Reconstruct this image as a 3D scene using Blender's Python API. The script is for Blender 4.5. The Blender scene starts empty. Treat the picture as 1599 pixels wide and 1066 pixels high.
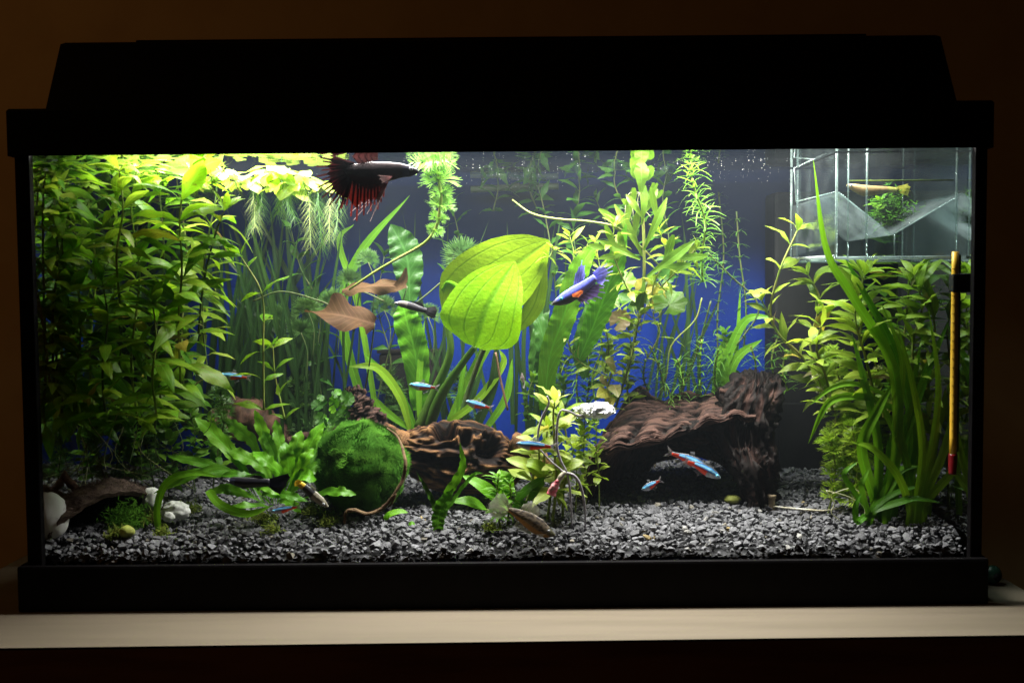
import bpy, bmesh, math, random
import numpy as np
from mathutils import Vector, Matrix, noise

R = random.Random(7)
S = bpy.context.scene
COL = S.collection
PI = math.pi

# ------------------------------------------------------------------ camera
F_PX = 1600.0
PITCH, ROLL = math.radians(2.9), math.radians(0.5)
CAM = Vector((0.0077, -0.85, 0.265))
FW = Vector((0, math.cos(PITCH), -math.sin(PITCH)))
U0 = Vector((0, math.sin(PITCH), math.cos(PITCH)))
R0 = Vector((1, 0, 0))
UP = U0 * math.cos(ROLL) + R0 * math.sin(ROLL)
RT = R0 * math.cos(ROLL) - U0 * math.sin(ROLL)
cam = bpy.data.objects.new('camera', bpy.data.cameras.new('camera'))
COL.objects.link(cam)
cam.matrix_world = Matrix(((RT.x, UP.x, -FW.x, CAM.x), (RT.y, UP.y, -FW.y, CAM.y), (RT.z, UP.z, -FW.z, CAM.z), (0, 0, 0, 1)))
cam.data.sensor_width = 36.0
cam.data.lens = 36.0 * F_PX / 1599.0
cam.data.clip_start = 0.01
cam.data.clip_end = 50
cam.data.dof.use_dof = True
cam.data.dof.focus_distance = 0.99
cam.data.dof.aperture_fstop = 9.0
S.camera = cam

# ------------------------------------------------------------------ world, lamps, exposure
w = bpy.data.worlds.new('World')
S.world = w
w.use_nodes = True
w.node_tree.nodes['Background'].inputs[0].default_value = (1.0, 0.55, 0.25, 1)
w.node_tree.nodes['Background'].inputs[1].default_value = 0.004

def area(name, loc, size, size_y, power, color, target, spread=PI):
    l = bpy.data.lights.new(name, 'AREA')
    l.shape = 'RECTANGLE'; l.size = size; l.size_y = size_y
    l.energy = power; l.color = color; l.spread = spread
    o = bpy.data.objects.new(name, l)
    COL.objects.link(o)
    o.location = loc
    o.rotation_euler = (Vector(target) - Vector(loc)).to_track_quat('-Z', 'Y').to_euler()
    return o
area('hood_lamp', (0.008, 0.068, 0.434), 0.64, 0.07, 13.6, (1.0, 0.985, 0.93), (0.008, 0.078, 0))
area('room_lamp', (-1.6, -0.6, 1.5), 0.3, 0.3, 1.9, (1.0, 0.55, 0.20), (-0.9, 0.9, 0.25))
S.view_settings.view_transform = 'Standard'
S.view_settings.look = 'None'
S.view_settings.exposure = 0.0
S.view_settings.gamma = 1.0
S.cycles.max_bounces = 8
S.cycles.diffuse_bounces = 3
S.cycles.glossy_bounces = 4
S.cycles.transparent_max_bounces = 24
S.cycles.volume_bounces = 0
S.cycles.sample_clamp_indirect = 3.0
S.cycles.caustics_reflective = False
S.cycles.caustics_refractive = False
S.cycles.use_denoising = True

# ------------------------------------------------------------------ geometry helpers
def ray(px, py):
    return (FW + RT * ((px - 799.5) / F_PX) - UP * ((py - 533.0) / F_PX)).normalized()
def at(px, py, y):
    d = ray(px, py)
    return CAM + d * ((y - CAM.y) / d.y)
def atz(px, py, z):
    d = ray(px, py)
    return CAM + d * ((z - CAM.z) / d.z)
def U(y):
    return (0.85 + y) / F_PX
TW = 0.3985          # half width outside the glass
TD = 0.262           # depth of the tank
WZ = 0.3792          # water level
def gz(x, y):
    f_ = max(0, min(1, 1 - (y - 0.006) / 0.020))
    return 0.0535 - 0.0095 * f_ ** 1.8 + 0.026 * max(0, y) / 0.26 + 0.0035 * noise.noise(Vector((x * 14, y * 14, 3))) + 0.004 * math.exp(-((x - 0.02) / 0.12) ** 2) * y / 0.26
def ong(px, py):
    """the point of the gravel surface seen at a pixel"""
    d = ray(px, py)
    t = 0.8
    for i in range(400):
        p = CAM + d * t
        if p.z <= gz(p.x, p.y): break
        t += 0.0015
    return p

def catmull(pts, n):
    pts = [Vector(p) for p in pts]
    if len(pts) == 2: pts = [pts[0], (pts[0] + pts[1]) / 2, pts[1]]
    P = [pts[0] * 2 - pts[1]] + pts + [pts[-1] * 2 - pts[-2]]
    m = len(pts) - 1
    out = []
    for i in range(n + 1):
        t = i / n * m
        k = min(int(t), m - 1); f = t - k
        a, b, c, d = P[k], P[k + 1], P[k + 2], P[k + 3]
        out.append(0.5 * ((2 * b) + (c - a) * f + (2 * a - 5 * b + 4 * c - d) * f * f + (3 * b - a - 3 * c + d) * f ** 3))
    return out
def lerp1(a, t):
    t = max(0, min(0.99999, t)) * (len(a) - 1)
    i = int(t)
    return a[i] + (a[i + 1] - a[i]) * (t - i)

def mesh(name, V, F, mat, uv=None, smooth=True, col=None):
    me = bpy.data.meshes.new(name)
    me.from_pydata([tuple(v) for v in V], [], F)
    if mat:
        for m in (mat if isinstance(mat, (list, tuple)) else [mat]): me.materials.append(m)
    if uv is not None:
        l = me.uv_layers.new(name='UVMap')
        idx = np.empty(len(me.loops), dtype=np.int32)
        me.loops.foreach_get('vertex_index', idx)
        l.data.foreach_set('uv', np.asarray(uv, dtype=np.float32)[idx].ravel())
    if col is not None:
        a = me.color_attributes.new('Col', 'FLOAT_COLOR', 'POINT')
        c = np.ones((len(V), 4), dtype=np.float32); c[:, :3] = np.asarray(col, dtype=np.float32)
        a.data.foreach_set('color', c.ravel())
    if smooth: me.polygons.foreach_set('use_smooth', [True] * len(me.polygons))
    me.update()
    return me
def link(name, me, parent=None):
    o = bpy.data.objects.new(name, me)
    COL.objects.link(o)
    if parent is not None: o.parent = parent
    return o
def thing(name, label, cat, loc, group=None):
    o = bpy.data.objects.new(name, None)
    o.empty_display_size = 0.01
    COL.objects.link(o)
    o.location = loc
    o['label'] = label; o['category'] = cat
    if group: o['group'] = group
    return o
def tag(o, label=None, cat=None, group=None, kind=None):
    if label: o['label'] = label
    if cat: o['category'] = cat
    if group: o['group'] = group
    if kind: o['kind'] = kind
    return o
def part(name, geo, mat, parent, smooth=True):
    """geo = (V, F, uv) in world coordinates; the mesh is stored relative to its thing"""
    V, F, uv = geo[:3]
    base = root_loc(parent)
    V = [Vector(v) - base for v in V]
    o = link(name, mesh(name, V, F, mat, uv, smooth, geo[3] if len(geo) > 3 else None), parent)
    return o
def root_loc(o):
    p = Vector((0, 0, 0))
    while o is not None:
        p = p + o.location; o = o.parent
    return p
def solo(name, geo, mat, label, cat, group=None, kind=None, smooth=True):
    V, F, uv = geo[:3]
    c = Vector((0, 0, 0))
    for v in V: c += Vector(v)
    c /= len(V)
    c.z = min(v[2] for v in V)
    o = link(name, mesh(name, [Vector(v) - c for v in V], F, mat, uv, smooth, geo[3] if len(geo) > 3 else None))
    o.location = c
    return tag(o, label, cat, group, kind)
def place(name, me, parent, loc, xdir, nrm, s=1.0, mat=None):
    x = xdir.normalized()
    Lm = me.get('len')
    if Lm is None:
        co = np.empty(len(me.vertices) * 3, dtype=np.float32); me.vertices.foreach_get('co', co)
        Lm = me['len'] = float(np.abs(co.reshape(-1, 3)).max())
    k_ = Lm * (s if isinstance(s, (int, float)) else s[0])
    tip_ = loc + x * k_
    if abs(tip_.x) > 0.384: x.x = (math.copysign(0.381, tip_.x) - loc.x) / k_
    if tip_.y > 0.262: x.y = (0.26 - loc.y) / k_
    if tip_.y < 0.013: x.y = (0.014 - loc.y) / k_
    if tip_.z > WZ - 0.001: x.z = (WZ - 0.0015 - loc.z) / k_
    x.normalize()
    z = (nrm - x * nrm.dot(x))
    if z.length < 1e-5: z = x.orthogonal()
    z.normalize(); y = z.cross(x)
    o = link(name, me, parent)
    l = loc - root_loc(parent)
    sx, sy, sz = (s, s, s) if isinstance(s, (int, float)) else s
    o.matrix_local = Matrix(((x.x * sx, y.x * sy, z.x * sz, l.x), (x.y * sx, y.y * sy, z.y * sz, l.y), (x.z * sx, y.z * sy, z.z * sz, l.z), (0, 0, 0, 1)))
    return o

def join(*geos):
    V, F, UV, C = [], [], [], []
    for g in geos:
        b = len(V)
        V += list(g[0]); F += [tuple(i + b for i in f) for f in g[1]]
        UV += list(g[2]) if g[2] is not None else [(0, 0)] * len(g[0])
        if len(g) > 3: C += list(g[3])
    return (V, F, UV, C) if C else (V, F, UV)
def boxg(a, b):
    x0, y0, z0 = a; x1, y1, z1 = b
    V = [Vector((x, y, z)) for x in (x0, x1) for y in (y0, y1) for z in (z0, z1)]
    F = [(0, 1, 3, 2), (4, 6, 7, 5), (0, 4, 5, 1), (2, 3, 7, 6), (0, 2, 6, 4), (1, 5, 7, 3)]
    return V, F, None
def bevel_box(name, a, b, mat, parent, bw=0.002, seg=2):
    bm = bmesh.new()
    V, F, _ = boxg(a, b)
    base = root_loc(parent)
    vs = [bm.verts.new(v - base) for v in V]
    for f in F: bm.faces.new([vs[i] for i in f])
    bmesh.ops.recalc_face_normals(bm, faces=bm.faces)
    if bw: bmesh.ops.bevel(bm, geom=bm.edges[:], offset=bw, segments=seg, affect='EDGES', profile=0.6)
    me = bpy.data.meshes.new(name); bm.to_mesh(me); bm.free()
    me.materials.append(mat)
    o = link(name, me, parent)
    return o
def gridf(fn, nu, nv, cu=False, cv=False):
    """grid surface: fn(u, v) -> point; cu / cv close the grid that way"""
    V, UV, F = [], [], []
    mu = nu if cu else nu + 1; mv = nv if cv else nv + 1
    for i in range(mu):
        for j in range(mv):
            V.append(fn(i / nu, j / nv)); UV.append((i / nu, j / nv))
    for i in range(nu):
        for j in range(nv):
            a, b = i, (i + 1) % mu; c, d = j, (j + 1) % mv
            F.append((a * mv + c, b * mv + c, b * mv + d, a * mv + d))
    return V, F, UV
def tube(pts, rad, n=24, m=8, wob=0.0, seed=0, flat=1.0, caps=True):
    """swept tube; rad: a number or a list along the length"""
    P = catmull(pts, n)
    V, F, UV = [], [], []
    side = None
    for i, p in enumerate(P):
        t = (P[min(i + 1, n)] - P[max(i - 1, 0)]).normalized()
        if side is None: side = t.orthogonal().normalized()
        side = (side - t * side.dot(t)).normalized()
        up = t.cross(side)
        r = rad if isinstance(rad, (int, float)) else lerp1(rad, i / n)
        for j in range(m):
            a = 2 * PI * j / m
            rr = r
            if wob: rr *= 1 + wob * noise.noise(Vector((i / n * len(pts) * 2.3, math.cos(a) * 1.2 + seed, math.sin(a) * 1.2)))
            V.append(p + side * math.cos(a) * rr + up * math.sin(a) * rr * flat); UV.append((j / m, i / n))
    for i in range(n):
        for j in range(m):
            F.append((i * m + j, i * m + (j + 1) % m, (i + 1) * m + (j + 1) % m, (i + 1) * m + j))
    if caps:
        F.append(tuple(range(m))[::-1]); F.append(tuple(n * m + j for j in range(m)))
    return V, F, UV
def ribbon(pts, wid, face=(0, -1, 0.25), n=20, m=4, fold=0.15, ripple=0.0, rfreq=9, lobes=0.0, seed=0, twist=0.0):
    """a leaf blade along a centre line; wid: half widths along it (metres); uv.x runs 0..1 across, uv.y along"""
    P = catmull(pts, n)
    hint = Vector(face).normalized()
    V, F, UV = [], [], []
    for i, p in enumerate(P):
        t = (P[min(i + 1, n)] - P[max(i - 1, 0)]).normalized()
        v = i / n
        h = hint
        if twist: h = (Matrix.Rotation(twist * v, 3, t) @ hint)
        s = t.cross(h)
        if s.length < 1e-4: s = t.orthogonal()
        s.normalize(); nr = s.cross(t)
        ww = lerp1(wid, v)
        for j in range(m + 1):
            q = j / m * 2 - 1
            k = ww
            if lobes and abs(q) > 0.9:
                k *= 1 + lobes * (noise.noise(Vector((v * rfreq * 1.6, q * 3, seed))) * 1.3 + 0.35 * math.sin(v * rfreq * 7 + q * 2 + seed))
            z = fold * abs(q) * ww + ripple * q * abs(q) * math.sin(v * rfreq * PI + seed + (q > 0) * 1.7 + 4.5 * noise.noise(Vector((v * rfreq * .35, seed, q > 0)))) * (1 + .8 * noise.noise(Vector((v * rfreq * .5, 5, seed)))) * ww
            V.append(p + s * q * k + nr * z); UV.append((j / m, v))
    for i in range(n):
        for j in range(m):
            a = i * (m + 1) + j
            F.append((a, a + 1, a + m + 2, a + m + 1))
    return V, F, UV
def leafw(W, shape='lance'):
    prof = {'lance': [0.06, 0.30, 0.66, 0.92, 1, 0.96, 0.82, 0.6, 0.32, 0.02],
            'oval': [0.06, 0.62, 0.93, 1, 1, 0.95, 0.86, 0.7, 0.46, 0.04],
            'heart': [0.25, 0.86, 1, 1, 0.96, 0.88, 0.76, 0.6, 0.36, 0.02],
            'spoon': [0.05, 0.12, 0.3, 0.62, 0.9, 1, 1, 0.9, 0.62, 0.08],
            'blade': [0.45, 0.7, 0.85, 0.95, 1, 1, 0.95, 0.8, 0.5, 0.03],
            'grass': [0.8, 0.9, 0.95, 1, 1, 1, 0.9, 0.75, 0.45, 0.03]}[shape]
    return [W * p for p in prof]
def sphereg(c, r, nu=20, nv=12, disp=0.0, freq=30, seed=0):
    c = Vector(c); r = Vector(r) if not isinstance(r, (int, float)) else Vector((r, r, r))
    def fn(u, v):
        a = u * 2 * PI; b = (v - 0.5) * PI * 0.998
        d = Vector((math.cos(a) * math.cos(b), math.sin(a) * math.cos(b), math.sin(b)))
        k = 1 + (disp * noise.fractal(d * freq + Vector((seed, 0, 0)), 1.0, 2.0, 3) if disp else 0)
        return c + Vector((d.x * r.x, d.y * r.y, d.z * r.z)) * k
    return gridf(fn, nu, nv, cu=True)

# ------------------------------------------------------------------ materials
MATS = {}
def newmat(name):
    m = bpy.data.materials.new(name); m.use_nodes = True
    nt = m.node_tree; nt.nodes.clear()
    out = nt.nodes.new('ShaderNodeOutputMaterial')
    MATS[name] = m
    return m, nt, out
def nd(nt, t, **kw):
    n = nt.nodes.new(t)
    for k, v in kw.items():
        if k.startswith('i_'):
            n.inputs[int(k[2:]) if k[2:].isdigit() else k[2:].replace('_', ' ')].default_value = v
        else: setattr(n, k, v)
    return n
def mixc(nt, fac, a, b, mode='MIX'):
    n = nt.nodes.new('ShaderNodeMix'); n.data_type = 'RGBA'; n.blend_type = mode
    for s, v in ((n.inputs[0], fac), (n.inputs[6], a), (n.inputs[7], b)):
        if isinstance(v, bpy.types.NodeSocket): nt.links.new(v, s)
        elif isinstance(v, (int, float)): s.default_value = v
        else: s.default_value = (v[0], v[1], v[2], 1)
    return n.outputs[2]
def mth(nt, op, a, b=None, c=None, clamp=False):
    n = nt.nodes.new('ShaderNodeMath'); n.operation = op; n.use_clamp = clamp
    for i, v in enumerate((a, b, c)):
        if v is None: continue
        if isinstance(v, bpy.types.NodeSocket): nt.links.new(v, n.inputs[i])
        else: n.inputs[i].default_value = v
    return n.outputs[0]
def smooth(nt, v, a, b):
    n = nt.nodes.new('ShaderNodeMapRange'); n.interpolation_type = 'SMOOTHSTEP'
    nt.links.new(v, n.inputs[0]); n.inputs[1].default_value = a; n.inputs[2].default_value = b
    return n.outputs[0]
def noiset(nt, scale, vec=None, detail=3, rough=0.5):
    n = nd(nt, 'ShaderNodeTexNoise'); n.inputs['Scale'].default_value = scale
    n.inputs['Detail'].default_value = detail; n.inputs['Roughness'].default_value = rough
    if vec is not None: nt.links.new(vec, n.inputs['Vector'])
    return n.outputs['Fac']

def plain(name, c1, c2=None, scale=40, rough=0.6, spec=0.3, bump=0.0, bscale=None, metal=0.0, coord='Object', stretch=None):
    m, nt, out = newmat(name)
    p = nd(nt, 'ShaderNodeBsdfPrincipled')
    p.inputs['Roughness'].default_value = rough; p.inputs['Metallic'].default_value = metal
    p.inputs['Specular IOR Level'].default_value = spec
    tc = nd(nt, 'ShaderNodeTexCoord'); vec = tc.outputs[coord]
    if stretch:
        mp = nd(nt, 'ShaderNodeMapping'); mp.inputs['Scale'].default_value = stretch
        nt.links.new(vec, mp.inputs['Vector']); vec = mp.outputs[0]
    f = noiset(nt, scale, vec, 4, 0.6)
    if c2 is None: c2 = tuple(x * 0.7 for x in c1)
    nt.links.new(mixc(nt, smooth(nt, f, 0.35, 0.65), c1, c2), p.inputs['Base Color'])
    if bump:
        b = nd(nt, 'ShaderNodeBump'); b.inputs['Strength'].default_value = bump; b.inputs['Distance'].default_value = 0.002
        nt.links.new(noiset(nt, bscale or scale * 3, vec, 4, 0.6), b.inputs['Height']); nt.links.new(b.outputs[0], p.inputs['Normal'])
    nt.links.new(p.outputs[0], out.inputs[0])
    return m

def leafmat(name, c1, c2, vein='mid', vc=None, trans=0.42, rough=0.38, patch=None, spec=0.35, bump=0.25):
    """leaf: two greens mixed by object and noise, veins from the leaf's own uv"""
    m, nt, out = newmat(name)
    oi = nd(nt, 'ShaderNodeObjectInfo')
    tc = nd(nt, 'ShaderNodeTexCoord')
    sep = nd(nt, 'ShaderNodeSeparateXYZ'); nt.links.new(tc.outputs['UV'], sep.inputs[0])
    f = mth(nt, 'ADD', oi.outputs['Random'], mth(nt, 'MULTIPLY', mth(nt, 'SUBTRACT', noiset(nt, 60, tc.outputs['Object']), 0.5), 1.4), clamp=True)
    c = mixc(nt, f, c1, c2)
    if patch: c = mixc(nt, smooth(nt, noiset(nt, 110, tc.outputs['Object'], 4, 0.7), 0.60, 0.74), c, patch)
    q = mth(nt, 'ABSOLUTE', mth(nt, 'SUBTRACT', mth(nt, 'MULTIPLY', sep.outputs[0], 2), 1))
    vcol = vc or tuple(min(1, x * 1.7 + 0.02) for x in c1)
    line = mth(nt, 'SUBTRACT', 1, smooth(nt, q, 0.02, 0.12))
    if vein in ('long', 'side'):
        if vein == 'long':
            k = mth(nt, 'MULTIPLY', q, 2.6)
            fr = mth(nt, 'ABSOLUTE', mth(nt, 'SUBTRACT', mth(nt, 'FRACT', mth(nt, 'ADD', k, 0.5)), 0.5))
            l2 = mth(nt, 'MULTIPLY', mth(nt, 'SUBTRACT', 1, smooth(nt, fr, 0.02, 0.08)), 0.75)
            k3 = mth(nt, 'FRACT', mth(nt, 'ADD', mth(nt, 'MULTIPLY', sep.outputs[1], 26), mth(nt, 'MULTIPLY', q, 5)))
            l3 = mth(nt, 'MULTIPLY', mth(nt, 'SUBTRACT', 1, smooth(nt, mth(nt, 'ABSOLUTE', mth(nt, 'SUBTRACT', k3, 0.5)), 0.03, 0.16)), 0.10)
            l2 = mth(nt, 'MAXIMUM', l2, l3)
        else:
            k3 = mth(nt, 'FRACT', mth(nt, 'ADD', mth(nt, 'MULTIPLY', sep.outputs[1], 11), mth(nt, 'MULTIPLY', q, -2.4)))
            l2 = mth(nt, 'MULTIPLY', mth(nt, 'SUBTRACT', 1, smooth(nt, mth(nt, 'ABSOLUTE', mth(nt, 'SUBTRACT', k3, 0.5)), 0.04, 0.16)), 0.5)
        line = mth(nt, 'MAXIMUM', line, l2)
    if vein != 'none': c = mixc(nt, mth(nt, 'MULTIPLY', line, 0.7), c, vcol)
    p = nd(nt, 'ShaderNodeBsdfPrincipled')
    p.inputs['Roughness'].default_value = rough; p.inputs['Specular IOR Level'].default_value = spec
    nt.links.new(c, p.inputs['Base Color'])
    t = nd(nt, 'ShaderNodeBsdfTranslucent')
    nt.links.new(mixc(nt, 1.0, c, (1.25, 1.25, 0.7), 'MULTIPLY'), t.inputs[0])
    if bump:
        b = nd(nt, 'ShaderNodeBump'); b.inputs['Strength'].default_value = bump; b.inputs['Distance'].default_value = 0.0012
        hh = mth(nt, 'SUBTRACT', noiset(nt, 220, tc.outputs['Object'], 2), mth(nt, 'MULTIPLY', line, 0.5))
        nt.links.new(hh, b.inputs['Height']); nt.links.new(b.outputs[0], p.inputs['Normal'])
    mx = nd(nt, 'ShaderNodeMixShader'); mx.inputs[0].default_value = trans
    nt.links.new(p.outputs[0], mx.inputs[1]); nt.links.new(t.outputs[0], mx.inputs[2])
    nt.links.new(mx.outputs[0], out.inputs[0])
    return m

def clearmat(name, white=0.94):
    m, nt, out = newmat(name)
    t = nd(nt, 'ShaderNodeBsdfTransparent'); t.inputs[0].default_value = (white, white, white, 1)
    nt.links.new(t.outputs[0], out.inputs[0])
    return m
def acrylic(name, haze=0.06, gl=0.12, tint=(0.9, 0.95, 0.95), hc=(0.6, 0.65, 0.65)):
    m, nt, out = newmat(name)
    t = nd(nt, 'ShaderNodeBsdfTransparent'); t.inputs[0].default_value = (*tint, 1)
    g = nd(nt, 'ShaderNodeBsdfGlossy'); g.inputs['Roughness'].default_value = 0.12
    d = nd(nt, 'ShaderNodeBsdfDiffuse'); d.inputs[0].default_value = (*hc, 1)
    tl = nd(nt, 'ShaderNodeBsdfTranslucent'); tl.inputs[0].default_value = (*hc, 1)
    lw = nd(nt, 'ShaderNodeLayerWeight'); lw.inputs[0].default_value = 0.35
    a = nd(nt, 'ShaderNodeMixShader'); b = nd(nt, 'ShaderNodeMixShader'); dd = nd(nt, 'ShaderNodeMixShader')
    nt.links.new(mth(nt, 'MULTIPLY', lw.outputs['Fresnel'], gl * 6, clamp=True), a.inputs[0])
    nt.links.new(t.outputs[0], a.inputs[1]); nt.links.new(g.outputs[0], a.inputs[2])
    dd.inputs[0].default_value = 0.6
    nt.links.new(d.outputs[0], dd.inputs[1]); nt.links.new(tl.outputs[0], dd.inputs[2])
    tc = nd(nt, 'ShaderNodeTexCoord')
    nt.links.new(mth(nt, 'MULTIPLY', smooth(nt, noiset(nt, 45, tc.outputs['Object'], 5, 0.7), 0.2, 0.8), haze * 2), b.inputs[0])
    nt.links.new(a.outputs[0], b.inputs[1]); nt.links.new(dd.outputs[0], b.inputs[2])
    nt.links.new(b.outputs[0], out.inputs[0])
    return m
def tirmat(name, wet_front, ripple=0.0, refl=0.9, rough=0.02):
    """the boundary between water and air: seen from the water at a shallow angle it reflects totally, steeply it is clear"""
    m, nt, out = newmat(name)
    ge = nd(nt, 'ShaderNodeNewGeometry')
    dt = nd(nt, 'ShaderNodeVectorMath', operation='DOT_PRODUCT')
    nt.links.new(ge.outputs['Incoming'], dt.inputs[0]); nt.links.new(ge.outputs['Normal'], dt.inputs[1])
    c = mth(nt, 'ABSOLUTE', dt.outputs['Value'])
    tir = mth(nt, 'SUBTRACT', 1, smooth(nt, c, 0.52, 0.66))
    wet = mth(nt, 'SUBTRACT', 1, ge.outputs['Backfacing']) if wet_front else ge.outputs['Backfacing']
    fac = mth(nt, 'ADD', mth(nt, 'MULTIPLY', mth(nt, 'MULTIPLY', tir, wet), refl), 0.02, clamp=True)
    t = nd(nt, 'ShaderNodeBsdfTransparent')
    g = nd(nt, 'ShaderNodeBsdfGlossy'); g.inputs['Roughness'].default_value = rough; g.inputs[0].default_value = (0.9, 0.95, 0.95, 1)
    if ripple:
        b = nd(nt, 'ShaderNodeBump'); b.inputs['Strength'].default_value = ripple; b.inputs['Distance'].default_value = 0.004
        tc = nd(nt, 'ShaderNodeTexCoord')
        nt.links.new(noiset(nt, 28, tc.outputs['Object'], 2), b.inputs['Height']); nt.links.new(b.outputs[0], g.inputs['Normal'])
    mx = nd(nt, 'ShaderNodeMixShader')
    nt.links.new(fac, mx.inputs[0]); nt.links.new(t.outputs[0], mx.inputs[1]); nt.links.new(g.outputs[0], mx.inputs[2])
    nt.links.new(mx.outputs[0], out.inputs[0])
    return m
def fishmat(name, rough=0.3, metal=0.0, trans=0.0, alpha=1.0, bump=0.2, iris=0.0):
    m, nt, out = newmat(name)
    a = nd(nt, 'ShaderNodeAttribute', attribute_name='Col')
    p = nd(nt, 'ShaderNodeBsdfPrincipled')
    p.inputs['Roughness'].default_value = rough; p.inputs['Metallic'].default_value = metal
    tc = nd(nt, 'ShaderNodeTexCoord')
    c = mixc(nt, smooth(nt, noiset(nt, 350, tc.outputs['Object'], 3), 0.35, 0.7), a.outputs['Color'], (0.75, 0.75, 0.75), 'MULTIPLY')
    nt.links.new(c, p.inputs['Base Color'])
    v = nd(nt, 'ShaderNodeTexVoronoi'); v.inputs['Scale'].default_value = 900; nt.links.new(tc.outputs['Object'], v.inputs['Vector'])
    b = nd(nt, 'ShaderNodeBump'); b.inputs['Strength'].default_value = bump; b.inputs['Distance'].default_value = 0.0004
    nt.links.new(v.outputs['Distance'], b.inputs['Height']); nt.links.new(b.outputs[0], p.inputs['Normal'])
    sh = p.outputs[0]
    if trans:
        t = nd(nt, 'ShaderNodeBsdfTranslucent'); nt.links.new(c, t.inputs[0])
        mx = nd(nt, 'ShaderNodeMixShader'); mx.inputs[0].default_value = trans
        nt.links.new(sh, mx.inputs[1]); nt.links.new(t.outputs[0], mx.inputs[2]); sh = mx.outputs[0]
    if alpha < 1:
        t = nd(nt, 'ShaderNodeBsdfTransparent')
        mx = nd(nt, 'ShaderNodeMixShader'); mx.inputs[0].default_value = alpha
        nt.links.new(t.outputs[0], mx.inputs[1]); nt.links.new(sh, mx.inputs[2]); sh = mx.outputs[0]
    nt.links.new(sh, out.inputs[0])
    return m

def woodmat(name, dark, mid, light, scale=(6, 40, 1), bump=0.8):
    """driftwood grain along uv.x, colour from the same grain"""
    m, nt, out = newmat(name)
    tc = nd(nt, 'ShaderNodeTexCoord')
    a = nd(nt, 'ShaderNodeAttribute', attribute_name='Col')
    n1 = nd(nt, 'ShaderNodeTexNoise'); n1.inputs['Scale'].default_value = 1; n1.inputs['Detail'].default_value = 6; n1.inputs['Roughness'].default_value = 0.65; n1.inputs['Distortion'].default_value = 0.6
    mp = nd(nt, 'ShaderNodeMapping'); mp.inputs['Scale'].default_value = scale
    nt.links.new(tc.outputs['UV'], mp.inputs[0]); nt.links.new(mp.outputs[0], n1.inputs['Vector'])
    n2 = noiset(nt, 90, tc.outputs['Object'], 5, 0.7)
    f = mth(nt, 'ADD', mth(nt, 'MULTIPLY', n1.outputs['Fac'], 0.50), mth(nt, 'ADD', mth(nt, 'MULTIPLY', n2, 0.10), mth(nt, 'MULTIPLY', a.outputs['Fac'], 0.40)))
    r = nd(nt, 'ShaderNodeValToRGB')
    e = r.color_ramp.elements
    e[0].position = 0.36; e[0].color = (*dark, 1); e[1].position = 0.66; e[1].color = (*light, 1)
    k = e.new(0.5); k.color = (*mid, 1)
    nt.links.new(f, r.inputs[0])
    p = nd(nt, 'ShaderNodeBsdfPrincipled'); p.inputs['Roughness'].default_value = 0.75; p.inputs['Specular IOR Level'].default_value = 0.2
    nt.links.new(r.outputs[0], p.inputs['Base Color'])
    b = nd(nt, 'ShaderNodeBump'); b.inputs['Strength'].default_value = bump; b.inputs['Distance'].default_value = 0.003
    nt.links.new(mth(nt, 'ADD', f, mth(nt, 'MULTIPLY', noiset(nt, 260, tc.outputs['Object'], 4, 0.7), 0.28)), b.inputs['Height']); nt.links.new(b.outputs[0], p.inputs['Normal'])
    nt.links.new(p.outputs[0], out.inputs[0])
    return m

# greens: lamp falloff put into the colours, deep at the back, lime beneath it
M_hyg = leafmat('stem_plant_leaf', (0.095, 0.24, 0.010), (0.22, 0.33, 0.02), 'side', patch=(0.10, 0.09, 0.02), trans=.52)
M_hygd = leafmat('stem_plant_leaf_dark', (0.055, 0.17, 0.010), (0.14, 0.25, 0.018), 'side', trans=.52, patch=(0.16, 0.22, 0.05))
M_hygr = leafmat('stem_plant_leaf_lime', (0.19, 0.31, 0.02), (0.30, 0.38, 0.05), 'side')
M_pale = leafmat('pale_lime_leaf', (0.30, 0.40, 0.07), (0.44, 0.48, 0.14), 'mid')
M_float = leafmat('floating_leaf', (0.22, 0.36, 0.04), (0.34, 0.42, 0.06), 'side', trans=0.5)
M_sword = leafmat('sword_leaf', (0.20, 0.46, 0.003), (0.27, 0.50, 0.005), 'long', vc=(0.08, 0.23, 0.002), patch=(0.19, 0.36, 0.004), trans=0.5, bump=0.5, spec=.15, rough=.5)
M_swordb = leafmat('sword_leaf_back', (0.22, 0.36, 0.006), (0.25, 0.40, 0.01), 'long', vc=(0.10, 0.22, 0.004), trans=0.4, bump=0.4, spec=.15, rough=.5)
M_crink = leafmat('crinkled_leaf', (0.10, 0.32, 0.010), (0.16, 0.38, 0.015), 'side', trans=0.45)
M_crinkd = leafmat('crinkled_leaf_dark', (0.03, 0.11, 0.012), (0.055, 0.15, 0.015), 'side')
M_grass = leafmat('grass_blade', (0.09, 0.27, 0.010), (0.16, 0.36, 0.018), 'mid')
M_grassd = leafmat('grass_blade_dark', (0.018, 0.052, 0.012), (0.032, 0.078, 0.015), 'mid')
M_shadeb = leafmat('shade_blade', (0.012, 0.035, 0.014), (0.02, 0.05, 0.016), 'mid', trans=.2)  # for blades added at the back to darken the backing sheet
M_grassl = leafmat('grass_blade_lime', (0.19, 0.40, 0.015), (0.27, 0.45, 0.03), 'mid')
M_fern = leafmat('fern_leaf', (0.06, 0.20, 0.008), (0.12, 0.30, 0.015), 'side', trans=0.35)
M_vfern = leafmat('water_fern_leaf', (0.085, 0.20, 0.012), (0.15, 0.26, 0.02), 'mid')
M_feather = leafmat('feather_leaf', (0.17, 0.40, 0.05), (0.25, 0.46, 0.08), 'none', bump=0)
M_featherd = leafmat('feather_leaf_dark', (0.06, 0.15, 0.035), (0.10, 0.2, 0.05), 'none', bump=0)
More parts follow.
